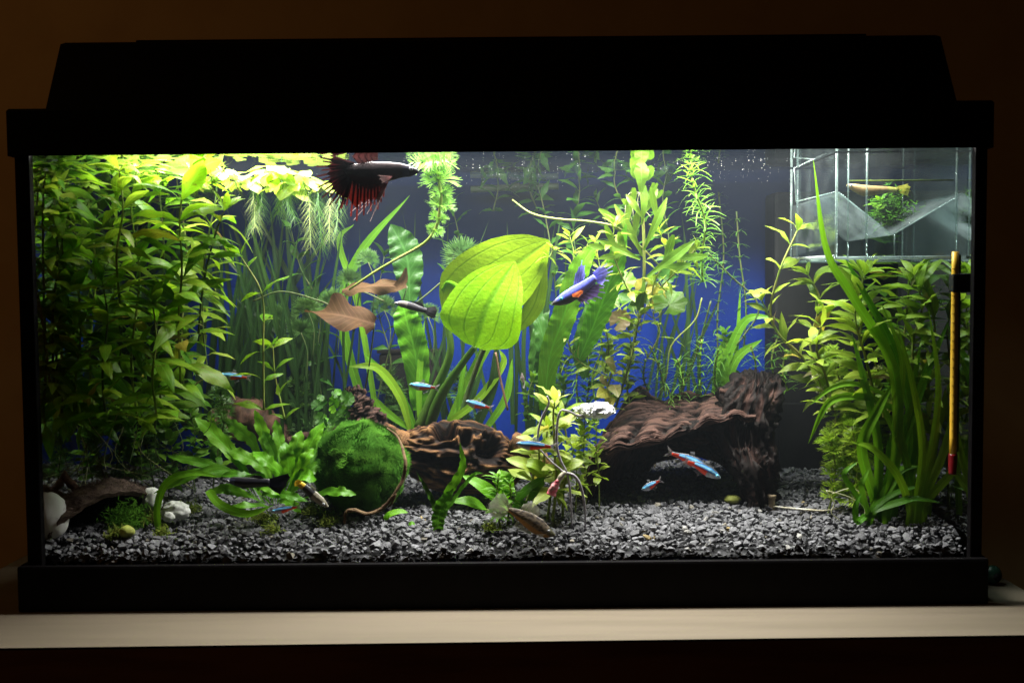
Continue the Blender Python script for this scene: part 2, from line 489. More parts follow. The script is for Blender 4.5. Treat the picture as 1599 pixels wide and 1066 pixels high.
M_featherl = leafmat('feather_leaf_lime', (0.20, 0.36, 0.02), (0.30, 0.42, 0.04), 'none', bump=0)
M_needle = leafmat('needle_leaf', (0.12, 0.30, 0.035), (0.18, 0.36, 0.05), 'none', bump=0)
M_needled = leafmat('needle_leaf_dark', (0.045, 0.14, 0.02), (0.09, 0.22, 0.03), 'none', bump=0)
M_red = leafmat('lily_leaf', (0.075, 0.040, 0.020), (0.095, 0.055, 0.025), 'side', vc=(0.15, 0.08, 0.045), patch=(0.06, 0.055, 0.02), trans=0.25, rough=.65, spec=.1)
M_yel = leafmat('yellowing_leaf', (0.32, 0.32, 0.04), (0.38, 0.30, 0.05), 'side')
M_brown = leafmat('fading_leaf', (0.22, 0.16, 0.08), (0.17, 0.19, 0.05), 'side')
M_white = leafmat('bleached_leaf', (0.6, 0.62, 0.5), (0.75, 0.75, 0.62), 'none', bump=0)
M_stem = plain('green_stem', (0.14, 0.22, 0.03), (0.2, 0.2, 0.05), 60, 0.5)
M_stemd = plain('dark_stem', (0.04, 0.085, 0.02), (0.08, 0.09, 0.03), 60, 0.5)
M_stalkg = leafmat('sword_stalk', (0.07, 0.17, 0.02), (0.10, 0.2, 0.03), 'none', trans=.3)
M_root = plain('root_hair', (0.26, 0.30, 0.12), (0.36, 0.36, 0.2), 60, 0.6)
M_rootg = plain('root_hair_green', (0.12, 0.17, 0.05), (0.18, 0.22, 0.08), 60, 0.6)
M_rootd = plain('root_hair_dark', (0.05, 0.09, 0.03), (0.09, 0.12, 0.04), 60, 0.6)
M_moss = plain('moss', (0.028, 0.09, 0.008), (0.06, 0.15, 0.012), 30, 0.9, 0.05)
M_mossb = plain('moss_ball_green', (0.025, 0.08, 0.010), (0.04, 0.11, 0.012), 12, 0.95, 0.0)
M_mossy = plain('moss_yellow_green', (0.16, 0.19, 0.03), (0.08, 0.13, 0.02), 60, 0.9, 0.05)
M_black = plain('black_plastic', (0.0035, 0.003, 0.0035), (0.005, 0.0045, 0.005), 60, 0.6, 0.06)
M_blackr = plain('black_rubber', (0.012, 0.012, 0.013), None, 60, 0.6, 0.2)
M_filter = plain('filter_black', (0.005, 0.005, 0.006), (0.009, 0.009, 0.009), 30, 0.6, 0.2)
M_filterb = plain('filter_brown', (0.022, 0.015, 0.014), (0.014, 0.011, 0.011), 30, 0.6, 0.2)
M_table = plain('table_laminate', (0.165, 0.135, 0.098), (0.14, 0.115, 0.082), 3, 0.5, 0.3, bump=0.06, bscale=200, stretch=(1, 14, 14))
M_edge = plain('table_front', (0.30, 0.13, 0.05), (0.2, 0.08, 0.03), 6, 0.6, 0.2, stretch=(1, 8, 8))
M_wall = plain('wall_paint', (0.55, 0.36, 0.17), (0.50, 0.32, 0.15), 8, 0.9, 0.1, bump=0.1, bscale=300)
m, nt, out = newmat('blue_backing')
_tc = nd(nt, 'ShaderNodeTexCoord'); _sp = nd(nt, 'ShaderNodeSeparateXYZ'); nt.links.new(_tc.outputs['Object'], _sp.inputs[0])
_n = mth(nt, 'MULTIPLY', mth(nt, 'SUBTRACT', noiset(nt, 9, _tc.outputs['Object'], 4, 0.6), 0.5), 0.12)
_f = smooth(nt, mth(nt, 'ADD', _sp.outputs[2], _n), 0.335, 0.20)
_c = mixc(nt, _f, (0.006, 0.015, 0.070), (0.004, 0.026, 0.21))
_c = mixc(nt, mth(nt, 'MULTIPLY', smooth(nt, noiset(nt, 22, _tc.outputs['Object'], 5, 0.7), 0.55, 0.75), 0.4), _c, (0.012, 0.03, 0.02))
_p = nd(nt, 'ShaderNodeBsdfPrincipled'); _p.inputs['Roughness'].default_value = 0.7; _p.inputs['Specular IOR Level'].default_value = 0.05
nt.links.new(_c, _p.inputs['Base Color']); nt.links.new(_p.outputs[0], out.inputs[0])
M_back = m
M_stone = plain('white_stone', (0.78, 0.78, 0.75), (0.6, 0.61, 0.57), 25, 0.7, 0.2, bump=0.2)
M_pebb = plain('yellow_pebble', (0.40, 0.45, 0.09), (0.25, 0.27, 0.06), 140, 0.6)
M_peg = plain('tan_peg', (0.36, 0.28, 0.17), (0.25, 0.19, 0.11), 90, 0.7)
M_strip = plain('white_strip', (0.55, 0.55, 0.5), (0.4, 0.36, 0.25), 60, 0.5)
M_cord = plain('grey_cord', (0.34, 0.31, 0.34), (0.24, 0.22, 0.24), 60, 0.3, 0.6)
M_pink = plain('pink_tip', (0.75, 0.10, 0.16), (0.6, 0.3, 0.3), 120, 0.4)
M_foil = plain('silver_foil', (0.85, 0.86, 0.88), (0.65, 0.66, 0.68), 60, 0.3, 0.6, bump=1.0, bscale=220, metal=0.6)
M_yth = plain('thermometer_yellow', (0.75, 0.42, 0.03), (0.8, 0.48, 0.05), 60, 0.35, 0.5)
M_rth = plain('thermometer_red', (0.16, 0.006, 0.01), None, 60, 0.3, 0.5)
M_knob = plain('green_plastic', (0.03, 0.09, 0.06), (0.02, 0.06, 0.045), 80, 0.25, 0.6)
M_coco = plain('coconut_husk', (0.14, 0.10, 0.08), (0.05, 0.035, 0.028), 60, 0.9, 0.1, bump=1.0, bscale=260, stretch=(1, 1, 3))
M_cocoi = plain('coconut_inside', (0.02, 0.016, 0.012), None, 60, 0.8, 0.1)
M_twig = plain('twig_bark', (0.15, 0.10, 0.055), (0.08, 0.05, 0.03), 90, 0.8, 0.1, bump=0.8, bscale=300)
M_wood1 = woodmat('arch_wood', (0.008, 0.005, 0.004), (0.044, 0.023, 0.018), (0.13, 0.068, 0.052), (4, 70, 1))
M_wood2 = woodmat('orange_wood', (0.007, 0.004, 0.003), (0.055, 0.025, 0.012), (0.23, 0.115, 0.048), (3, 34, 1))
M_wood3 = woodmat('dark_wood', (0.012, 0.007, 0.006), (0.05, 0.027, 0.018), (0.12, 0.06, 0.04), (4, 20, 1))
M_glass = clearmat('front_glass')
M_side = tirmat('side_glass_wet', True, 0, 0.85)
M_sideo = acrylic('side_glass_dry', 0.0, 0.05)
M_surf = tirmat('water_surface', False, 0.12, 0.85, 0.03)
M_acr = acrylic('clear_acrylic', 0.010, 0.05)
M_acrh = acrylic('hazy_acrylic', 0.065, 0.06)
M_acre = acrylic('acrylic_edge', 0.20, 0.12, hc=(0.7, 0.85, 0.8))  # frosted edges, with their highlights put into a pale colour
M_acrb = acrylic('acrylic_bottom_edge', 0.36, 0.2, hc=(0.8, 0.85, 0.85))
M_bub = plain('bubble_white', (0.7, 0.72, 0.75), None, 60, 0.2, 0.6)
M_fish = fishmat('fish_skin', 0.42)
M_neon = fishmat('neon_fish_skin', 0.22, 0.25)
M_fin = fishmat('fish_fin', 0.45, 0, 0.25, 1.0, 0)
M_finc = fishmat('clear_fin', 0.4, 0, 0.45, 0.5, 0)
M_eye = plain('fish_eye', (0.008, 0.008, 0.01), None, 60, 0.1, 0.8)
M_eyer = plain('fish_eye_ring', (0.4, 0.42, 0.45), None, 60, 0.2, 0.8)

# ------------------------------------------------------------------ the room: table and wall
tl = atz(0, 888, 0); tr = atz(1599, 921, 0)
XL, XR, YF = tl.x, tr.x, -0.092
YB = 0.34
def tablef():
    a, b = at(0, 1012, YF).x, 0
    # front edge runs slightly skew to the tank
    V = [Vector((XL, YF - 0.003, -0.028)), Vector((XR, YF + 0.008, -0.028)), Vector((XR, YB, -0.028)), Vector((XL, YB, -0.028)),
         Vector((XL, YF - 0.003, 0)), Vector((XR, YF + 0.008, 0)), Vector((XR, YB, 0)), Vector((XL, YB, 0))]
    F = [(3, 2, 1, 0), (4, 5, 6, 7), (1, 2, 6, 5), (2, 3, 7, 6), (3, 0, 4, 7)]
    return V, F, None
tb = thing('table', 'pale wood-grained table top under the aquarium with a dark front edge', 'table', (0, 0, 0))
part('table_top', tablef(), M_table, tb, False)
part('front_edge', ([Vector((XL, YF - 0.0035, -0.07)), Vector((XR, YF + 0.0075, -0.07)), Vector((XR, YF + 0.0075, -0.0015)), Vector((XL, YF - 0.0035, -0.0015)),
                     Vector((XL, YF + 0.018, -0.07)), Vector((XR, YF + 0.018, -0.07)), Vector((XR, YF + 0.018, -0.029)), Vector((XL, YF + 0.018, -0.029))],
                    [(0, 1, 2, 3), (4, 7, 6, 5), (0, 4, 5, 1), (3, 2, 6, 7)], None), M_edge, tb, False)
part('leg_panel', boxg((XL + 0.01, YF + 0.03, -0.6), (XR - 0.01, YB - 0.01, -0.03)), M_edge, tb, False)
wl = link('wall', mesh('wall', [(-2.5, 0.75, -0.8), (2.5, 0.75, -0.8), (2.5, 0.75, 1.8), (-2.5, 0.75, 1.8), (-2.5, 0.8, -0.8), (2.5, 0.8, -0.8), (2.5, 0.8, 1.8), (-2.5, 0.8, 1.8)],
                       [(0, 1, 2, 3), (7, 6, 5, 4), (0, 3, 7, 4), (1, 5, 6, 2), (3, 2, 6, 7), (0, 4, 5, 1)], M_wall, None, False))
wl['kind'] = 'structure'
# small green fitting on the table beside the tank
kb = atz(1549, 911, 0)
kn = thing('hose_plug', 'dark green glossy rubber plug lying beside the tank base', 'plug', (kb.x, kb.y, 0))
part('plug_body', sphereg((kb.x, kb.y, 0.0085), (0.0085, 0.007, 0.0083), 20, 12, 0.05, 2), M_knob, kn)
part('plug_stem', tube([Vector((kb.x - 0.012, kb.y + 0.002, 0.0115)), Vector((kb.x - 0.003, kb.y, 0.0115))], 0.0045, 6, 12), M_knob, kn)
part('plug_hole', tube([Vector((kb.x + 0.001, kb.y - 0.0055, 0.008)), Vector((kb.x + 0.0015, kb.y - 0.0078, 0.0078))], [0.003, 0.0036], 4, 14), M_blackr, kn)

# ------------------------------------------------------------------ the tank
tank = thing('aquarium', 'rectangular glass aquarium with black base frame and blue backing sheet', 'aquarium', (0, 0, 0))
xl, xr = -TW, TW
zt = 0.392
part('front_glass', boxg((xl + 0.001, 0.0, 0.002), (xr - 0.001, 0.004, zt)), M_glass, tank, False)
def sidepane(x0, x1, inner):
    V, F, _ = boxg((x0, 0.006, 0.002), (x1, TD + 0.006, zt))
    o = part('side_glass', (V, F, None), [M_sideo, M_side, M_black], tank, False)
    bm = bmesh.new(); bm.from_mesh(o.data); bmesh.ops.recalc_face_normals(bm, faces=bm.faces)
    for f in bm.faces:
        if f.normal.x * inner > 0.9: f.material_index = 1
        elif abs(f.normal.x) < 0.5: f.material_index = 2
    bm.to_mesh(o.data); bm.free()
sidepane(xl, xl + 0.005, 1)
sidepane(xr - 0.005, xr, -1)
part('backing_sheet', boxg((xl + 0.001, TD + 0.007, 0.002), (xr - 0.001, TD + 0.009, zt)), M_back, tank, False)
# black corner seals seen as the dark uprights
for s in (-1, 1):
    e = s * TW
    w_ = 0.0108 if s < 0 else 0.0085
    bevel_box('corner_seal', (min(e + s * 0.0015, e - s * w_), -0.0015, 0.03), (max(e + s * 0.0015, e - s * w_), 0.0055, 0.385), M_black, tank, 0.001)
    bevel_box('corner_seal', (min(e + s * 0.001, e - s * 0.005), TD - 0.004, 0.03), (max(e + s * 0.001, e - s * 0.005), TD + 0.012, 0.385), M_black, tank, 0.001)
part('bottom_glass', boxg((xl + 0.006, 0.006, 0.012), (xr - 0.006, TD, 0.018)), M_black, tank, False)
# base frame: four rails butted end to end
bz = 0.0385
bx0, bx1 = xl - 0.0075, xr + 0.0045
bevel_box('base_rail', (bx0, -0.0085, 0.0), (bx1, -0.0018, bz), M_black, tank, 0.0022)
bevel_box('base_rail', (bx0, TD + 0.0125, 0.0), (bx1, TD + 0.018, bz), M_black, tank, 0.0022)
bevel_box('base_rail', (bx0, -0.0015, 0.0), (xl - 0.001, TD + 0.012, bz), M_black, tank, 0.0015)
bevel_box('base_rail', (xr + 0.0005, -0.0015, 0.0), (bx1, TD + 0.012, bz), M_black, tank, 0.0015)

# hood
hood = thing('hood', 'black plastic aquarium hood with sloped sides and a raised flap', 'aquarium hood', (0, 0, 0.378))
hz = 0.3768
pa = at(10.5, 209, -0.010); pb = at(1552, 196, -0.010)
hx0, hx1 = pa.x, pb.x
lipt = at(800, 163, -0.010).z
def ring(x0, x1, y0, y1, z):
    return [Vector((x0, y0, z)), Vector((x1, y0, z)), Vector((x1, y1, z)), Vector((x0, y1, z))]
def shell(r):
    V = [v for q in r for v in q]
    F = []
    for k in range(len(r) - 1):
        for j in range(4):
            a, b = k * 4 + j, k * 4 + (j + 1) % 4
            F.append((a, b, b + 4, a + 4))
    return V, F
yb_ = TD + 0.02
a1 = at(71, 166, -0.004); b1 = at(1494, 156, -0.004)
a2 = at(97, 68, 0.03); b2 = at(1466, 55, 0.03)
zt2 = at(800, 60, 0.03).z
r = [ring(hx0 + 0.004, hx1 - 0.004, -0.0065, yb_ - 0.004, hz + 0.001), ring(hx0, hx1, -0.010, yb_, hz), ring(hx0, hx1, -0.010, yb_, lipt - 0.002), ring(hx0 + 0.0015, hx1 - 0.0015, -0.0088, yb_ - 0.002, lipt),
     ring(a1.x, b1.x, -0.004, yb_ - 0.01, lipt + 0.0003), ring(a2.x - 0.001, b2.x + 0.001, 0.029, yb_ - 0.03, zt2 - 0.002), ring(a2.x + 0.002, b2.x - 0.002, 0.032, yb_ - 0.033, zt2)]
V, F = shell(r)
n_ = len(V); F.append((n_ - 4, n_ - 3, n_ - 2, n_ - 1))
inner = [ring(hx0 + 0.004, hx1 - 0.004, -0.0065, yb_ - 0.004, hz + 0.001), ring(hx0 + 0.004, hx1 - 0.004, -0.0065, yb_ - 0.004, lipt - 0.004), ring(a1.x + 0.004, b1.x - 0.004, 0.0, yb_ - 0.014, lipt - 0.003), ring(a2.x + 0.006, b2.x - 0.006, 0.035, yb_ - 0.036, zt2 - 0.005)]
V2, F2 = shell(inner); F2 = [f[::-1] for f in F2]; F2.append((12, 15, 14, 13))
part('hood_shell', join((V, F, None), (V2, F2, None)), M_black, hood, False)
f0 = at(215, 61, 0.05).x; f1 = at(1350, 49, 0.05).x
bevel_box('flap', (f0, 0.045, zt2 + 0.0005), (f1, yb_ - 0.06, zt2 + 0.0050), M_black, hood, 0.001)
bevel_box('flap_handle', (-0.05, 0.055, zt2 + 0.0052), (0.05, 0.075, zt2 + 0.0075), M_black, hood, 0.001)
lamp_body = tube([Vector((-0.28, 0.105, 0.448)), Vector((0.26, 0.105, 0.448))], 0.008, 4, 14)
part('lamp_tube', lamp_body, M_stone, hood)

# water: a faintly milky body, and its surface
m, nt, out = newmat('milky_water')
vs = nd(nt, 'ShaderNodeVolumePrincipled')
vs.inputs['Color'].default_value = (0.78, 0.90, 1.0, 1); vs.inputs['Density'].default_value = 0.10
vs.inputs['Anisotropy'].default_value = 0.3
nt.links.new(vs.outputs[0], out.inputs['Volume'])
wat = link('water', mesh('water', *boxg((xl + 0.0065, 0.0055, 0.020), (xr - 0.0065, TD + 0.004, WZ - 0.0008))[:2], m, None, False))
wat['kind'] = 'structure'
sf = link('water_surface', mesh('water_surface', [(xl + 0.0051, 0.0042, WZ), (xr - 0.0051, 0.0042, WZ), (xr - 0.0051, TD + 0.0069, WZ), (xl + 0.0051, TD + 0.0069, WZ)], [(0, 1, 2, 3)], M_surf, None, False))
sf['kind'] = 'structure'

# ------------------------------------------------------------------ gravel
def stone_variants(k):
    out = []
    for i in range(k):
        bm = bmesh.new()
        rr = random.Random(100 + i)
        for j in range(15):
            d = Vector((rr.gauss(0, 1), rr.gauss(0, 1), rr.gauss(0, 1))).normalized()
            bm.verts.new(Vector((d.x, d.y * rr.uniform(0.7, 0.9), d.z * 0.62)) * rr.uniform(0.8, 1.05))
        g = bmesh.ops.convex_hull(bm, input=bm.verts[:])
        bmesh.ops.delete(bm, geom=[v for v in bm.verts if not v.link_faces], context='VERTS')
        bmesh.ops.triangulate(bm, faces=bm.faces[:])
        bm.verts.index_update()
        out.append((np.array([v.co[:] for v in bm.verts]), np.array([[v.index for v in f.verts] for f in bm.faces])))
        bm.free()
    return out
m, nt, out = newmat('gravel_stone')
ga = nd(nt, 'ShaderNodeAttribute', attribute_name='Col')
gp = nd(nt, 'ShaderNodeBsdfPrincipled'); gp.inputs['Roughness'].default_value = 0.75; gp.inputs['Specular IOR Level'].default_value = 0.25
gt = nd(nt, 'ShaderNodeTexCoord')
nt.links.new(mixc(nt, smooth(nt, noiset(nt, 500, gt.outputs['Object'], 4, 0.7), 0.3, 0.7), ga.outputs['Color'], (0.6, 0.6, 0.62), 'MULTIPLY'), gp.inputs['Base Color'])
gb = nd(nt, 'ShaderNodeBump'); gb.inputs['Strength'].default_value = 0.5; gb.inputs['Distance'].default_value = 0.0008
nt.links.new(noiset(nt, 900, gt.outputs['Object'], 3), gb.inputs['Height']); nt.links.new(gb.outputs[0], gp.inputs['Normal'])
nt.links.new(gp.outputs[0], out.inputs[0])
M_grav = m
def make_gravel():
    rs = np.random.RandomState(5)
    var = stone_variants(14)
    P = []
    X0, X1 = xl + 0.009, xr - 0.009
    step = 0.0052
    for layer in range(2):
        y = 0.008
        while y < TD:
            x = X0
            while x < X1:
                xx = min(max(x + rs.uniform(-.0022, .0022), X0), X1); yy = y + rs.uniform(-.0022, .0022)
                P.append((xx, max(0.0078, yy), gz(xx, yy) - layer * 0.0035 + rs.uniform(-0.0017, 0.0012) - 0.001))
                x += step
            y += step
    for x in np.arange(X0, X1, 0.0045):          # the layers one sees through the front glass
        zz = 0.034
        while zz < gz(x, 0) - 0.002:
            P.append((x + rs.uniform(-.0015, .0015), 0.0083 + rs.uniform(0, .0018), zz + rs.uniform(-.001, .001)))
            zz += 0.0040
    vs_, fs_, cs_ = [], [], []
    b = 0
    for p in P:
        v, f = var[rs.randint(len(var))]
        s = 0.0039 * (0.52 + 1.0 * rs.rand() ** 2.2)
        a, t, c = rs.rand() * 6.283, rs.normal(0, 0.32), rs.normal(0, 0.32)
        ca, sa, ct, st, cc, sc = math.cos(a), math.sin(a), math.cos(t), math.sin(t), math.cos(c), math.sin(c)
        Rm = np.array([[ca, -sa, 0], [sa, ca, 0], [0, 0, 1]]) @ np.array([[1, 0, 0], [0, ct, -st], [0, st, ct]]) @ np.array([[cc, 0, sc], [0, 1, 0], [-sc, 0, cc]])
        vv = (v * s) @ Rm.T + np.array(p)
        vv[:, 1] = np.maximum(vv[:, 1], 0.0062)
        k = rs.rand()
        g = 0.10 + 0.125 * rs.rand()
        col = (g, g, g * 1.06)
        if k > 0.998: col = (0.34, 0.26, 0.12)
        elif k > 0.985: col = (0.34, 0.33, 0.31)
        elif k > 0.97: col = (g * 1.1, g, g * 0.8)
        vs_.append(vv); fs_.append(f + b); cs_.append(np.tile(col, (len(v), 1))); b += len(v)
    V = np.concatenate(vs_).astype(np.float32); F = np.concatenate(fs_).astype(np.int32); C = np.concatenate(cs_).astype(np.float32)
    me = bpy.data.meshes.new('gravel')
    me.vertices.add(len(V)); me.vertices.foreach_set('co', V.ravel())
    me.loops.add(len(F) * 3); me.loops.foreach_set('vertex_index', F.ravel())
    me.polygons.add(len(F)); me.polygons.foreach_set('loop_start', np.arange(0, len(F) * 3, 3, dtype=np.int32))
    me.polygons.foreach_set('use_smooth', np.zeros(len(F), dtype=bool))
    me.update(calc_edges=True)
    a = me.color_attributes.new('Col', 'FLOAT_COLOR', 'POINT')
    c4 = np.ones((len(V), 4), dtype=np.float32); c4[:, :3] = C; a.data.foreach_set('color', c4.ravel())
    me.materials.append(M_grav)
    o = link('gravel', me)
    tag(o, 'dark grey crushed stone gravel covering the bottom of the aquarium', 'gravel', kind='stuff')
make_gravel()
bed = link('gravel_bed', mesh('gravel_bed', *[x for x in gridf(lambda u, v: Vector((xl + 0.012 + u * (2 * TW - 0.024), 0.0105 + v * (TD - 0.012), gz(xl + 0.012 + u * (2 * TW - 0.024), v * TD) - 0.007)), 40, 12)[:2]], plain('gravel_dust', (0.09, 0.09, 0.095), None, 90, .9)))
bed['kind'] = 'structure'

# ------------------------------------------------------------------ shared leaf meshes
def leafmesh(name, L, W, shape, mat, droop=0.2, n=8, m=4, fold=0.12, ripple=0.1, rfreq=4, lobes=0.0, seed=0, tw=0.0):
    pts = [Vector((L * t, 0, L * (0.10 * t * (1 - t) * 4 - droop * t * t))) for t in (0, .25, .5, .75, 1)]
    g = ribbon(pts, leafw(W, shape), (0, 0, 1), n, m, -fold, ripple, rfreq, lobes, seed, tw)
    return mesh(name, g[0], g[1], mat, g[2])
def leafset(mat, L, W, shape='lance', k=4, **kw):
    return [leafmesh('leaf', L * R.uniform(0.9, 1.1), W * R.uniform(0.88, 1.12), shape, mat, droop=R.uniform(0.05, 0.42), seed=R.uniform(0, 9), ripple=R.uniform(0.05, 0.28), tw=R.uniform(-0.5, 0.5), **kw) for _ in range(k)]
def stripg(p0, d, L, W, bend, n=3, seed=0, nrm=Vector((0, 0, 1))):
    """thin tapering strip"""
    d = d.normalized(); s = d.cross(nrm)
    if s.length < 1e-3: s = d.orthogonal()
    s.normalize()
    V, F, UV = [], [], []
    for i in range(n + 1):
        t = i / n
        c = p0 + d * L * t + bend * L * t * t
        ww = W * (1 - 0.75 * t)
        V += [c - s * ww, c + s * ww]; UV += [(0, t), (1, t)]
        if i: b = 2 * i; F.append((b - 2, b - 1, b + 1, b))
    return V, F, UV
def fanmesh(mat, L=0.012, spread_=1.7, k=11, W=0.00045, seed=0, cup=0.2):
    """one fan of forked threads growing along +X"""
    rr = random.Random(seed); gs = []
    for i in range(k):
        a = (i / (k - 1) - 0.5) * 2 * spread_ * 0.62
        d = Vector((math.cos(a), math.sin(a), cup * rr.uniform(0.3, 1.2)))
        l1 = L * rr.uniform(0.45, 0.6)
        b = Vector((0, 0, rr.uniform(-0.1, 0.1)))
        gs.append(stripg(Vector((0, 0, 0)), d, l1, W * 1.1, b, 2))
        p = d.normalized() * l1 + b * l1
        for q in (-0.28, 0.0, 0.28):
            dd = Vector((math.cos(a + q), math.sin(a + q), cup * rr.uniform(-0.2, 1.0)))
            gs.append(stripg(p, dd, L * rr.uniform(0.42, 0.58), W, Vector((0, 0, rr.uniform(-0.3, 0.1))), 2))
    g = join(*gs)
    return mesh('feather_leaf', g[0], g[1], mat, g[2])
def whorlmesh(mat, L=0.014, W=0.0009, k=7, seed=0, up=0.5, curl=-0.7, n=4):
    """a ring of narrow leaves round a stem that runs along +Z"""
    rr = random.Random(seed); gs = []
    for i in range(k):
        a = 2 * PI * (i + rr.uniform(-0.3, 0.3)) / k
        d = Vector((math.cos(a), math.sin(a), up * rr.uniform(0.5, 1.3)))
        gs.append(stripg(Vector((0, 0, 0)), d, L * rr.uniform(0.8, 1.15), W, Vector((0, 0, curl * rr.uniform(0.2, 1.1))), n, nrm=Vector((0, 0, 1))))
    g = join(*gs)
    return mesh('leaf_whorl', g[0], g[1], mat, g[2])
L_hyg = leafset(M_hyg, 0.044, 0.0066, k=8)
L_hygd = leafset(M_hygd, 0.039, 0.0058, k=8)
L_hygr = leafset(M_hygr, 0.038, 0.0062, k=8)
L_pale = leafset(M_pale, 0.030, 0.0058)
L_small = leafset(M_hygr, 0.014, 0.0032, 'oval', 4, n=5, m=2)
L_smalld = leafset(M_hygd, 0.013, 0.003, 'oval', 4, n=5, m=2)
L_round = leafset(M_fern, 0.022, 0.0085, 'oval', 3)
L_floatv = leafset(M_float, 0.030, 0.0085, 'spoon', 4)
L_brown = leafset(M_brown, 0.026, 0.007, 'oval', 3)
L_yel = leafset(M_yel, 0.02, 0.006, 'oval', 3)
FAN = [fanmesh(M_feather, seed=i) for i in range(3)]
FAND = [fanmesh(M_featherd, seed=i + 5) for i in range(3)]
FANL = [fanmesh(M_featherl, seed=i + 9, k=8, W=0.00055) for i in range(3)]
FANW = [fanmesh(M_white, seed=i + 12, k=8, W=0.0007) for i in range(2)]
WH = [whorlmesh(M_needle, seed=i) for i in range(3)]
WHD = [whorlmesh(M_needled, seed=i + 4) for i in range(3)]
WHS = [whorlmesh(M_needle, 0.008, 0.0007, 8, i + 20, 0.4) for i in range(3)]

L_old = leafset(M_yel, .036, .0058, k=3, lobes=.25) + leafset(M_brown, .034, .0055, k=2, lobes=.4)
for _l in (L_hyg, L_hygd, L_hygr, L_pale, L_small, L_smalld):
    for m_ in _l:
        m_['len'] = max(abs(v.co.x) for v in m_.vertices)
def wpath(px):
    return [at(*p) if not isinstance(p, Vector) else p for p in px]
def arc_nodes(P, sp, start=0.0):
    out = []; acc = 0; nxt = start
    for i in range(1, len(P)):
        seg = (P[i] - P[i - 1]); l = seg.length
        while acc + l >= nxt and l > 0:
            out.append((P[i - 1] + seg * ((nxt - acc) / l), seg.normalized())); nxt += sp
        acc += l
    return out
def stem_plant(name, label, px, leaves, sp=0.02, per=2, elev=0.25, s=(0.8, 1.1), srad=0.0012, smat=None, group=None, tip=4, start=0.0, cat='aquarium plant', taper=0.0, seed=None, face=0.0, leafname='leaf', sag=0.0):
    rr = random.Random(seed if seed is not None else int(px[0][0] * 7 + px[0][1]))
    W_ = wpath(px)
    if px[0][1] >= 700:
        g_ = W_[0].z - gz(W_[0].x, W_[0].y)
        if g_ > .002:
            W_ = [Vector((W_[0].x + rr.uniform(-.004, .004), W_[0].y + .002, W_[0].z - g_ - .003))] + W_
            start += g_
    P = catmull(W_, 36)
    t = thing(name, label, cat, P[0], group)
    part('stem', tube(P[::3], [srad * 1.2, srad, srad * 0.7], 20, 6, 0.2), smat or M_stem, t)
    nodes = arc_nodes(P, sp, start)
    ang = rr.uniform(0, PI)
    for i, (p, tan) in enumerate(nodes):
        f = i / max(1, len(nodes) - 1)
        ang += PI / 2 + rr.uniform(-0.35, 0.35)
        a0 = tan.orthogonal().normalized(); b0 = tan.cross(a0)
        for k in range(per):
            if rr.random() < .06 and per > 2: continue
            a = ang + 2 * PI * k / per + rr.uniform(-0.3, 0.3)
            d = a0 * math.cos(a) + b0 * math.sin(a)
            if face: d = (d - Vector((0, 1, 0)) * d.y * face).normalized()
            e = elev + rr.gauss(0, 0.32) + 0.25 * f - sag
            dd = (d * math.cos(e) + tan * math.sin(e)).normalized()
            old = rr.random() < .055 and leafname == 'leaf' and sp > .009 and leaves[0].get('len', 0) > .025
            place(leafname, rr.choice(L_old) if old else rr.choice(leaves), t, p, dd, tan + Vector((rr.uniform(-.5, .5), -0.25 + rr.uniform(-.5, .5), 0)), rr.uniform(*s) * (1 - taper * f) * rr.uniform(.78, 1.1))
    p, tan = P[-1], (P[-1] - P[-2]).normalized()
    a0 = tan.orthogonal().normalized(); b0 = tan.cross(a0)
    for k in range(tip):
        a = ang + 2 * PI * k / max(1, tip)
        e = rr.uniform(0.5, 1.1)
        dd = (a0 * math.cos(a) + b0 * math.sin(a)) * math.cos(e) + tan * math.sin(e)
        place(leafname, rr.choice(leaves), t, p, dd, tan - dd * 0.5 + Vector((0, -0.2, 0)), rr.uniform(*s) * (1 - taper) * 0.75)
    return t
def blades(name, label, specs, mat, cat='aquarium plant', group=None, face=(0, -1, 0.3), shape='grass', pname='leaf', **kw):
    """specs: list of (pixel path, half width in px)"""
    p0 = wpath(specs[0][0])[0]
    t = thing(name, label, cat, p0, group)
    for i, sp in enumerate(specs):
        px, wpx = sp[:2]
        P = wpath(px)
        if px[0][1] >= 700 and shape != 'oval' and 'lying' not in label and P[0].z - gz(P[0].x, P[0].y) > .002:
            P = [Vector((P[0].x, P[0].y + .002, gz(P[0].x, P[0].y) - .003))] + P
        mt = sp[2] if len(sp) > 2 else mat
        part(pname, ribbon(P, leafw(wpx * U(px[-1][2] if not isinstance(px[-1], Vector) else 0.1), shape), face, seed=i * 1.7, **kw), mt, t)
    return t

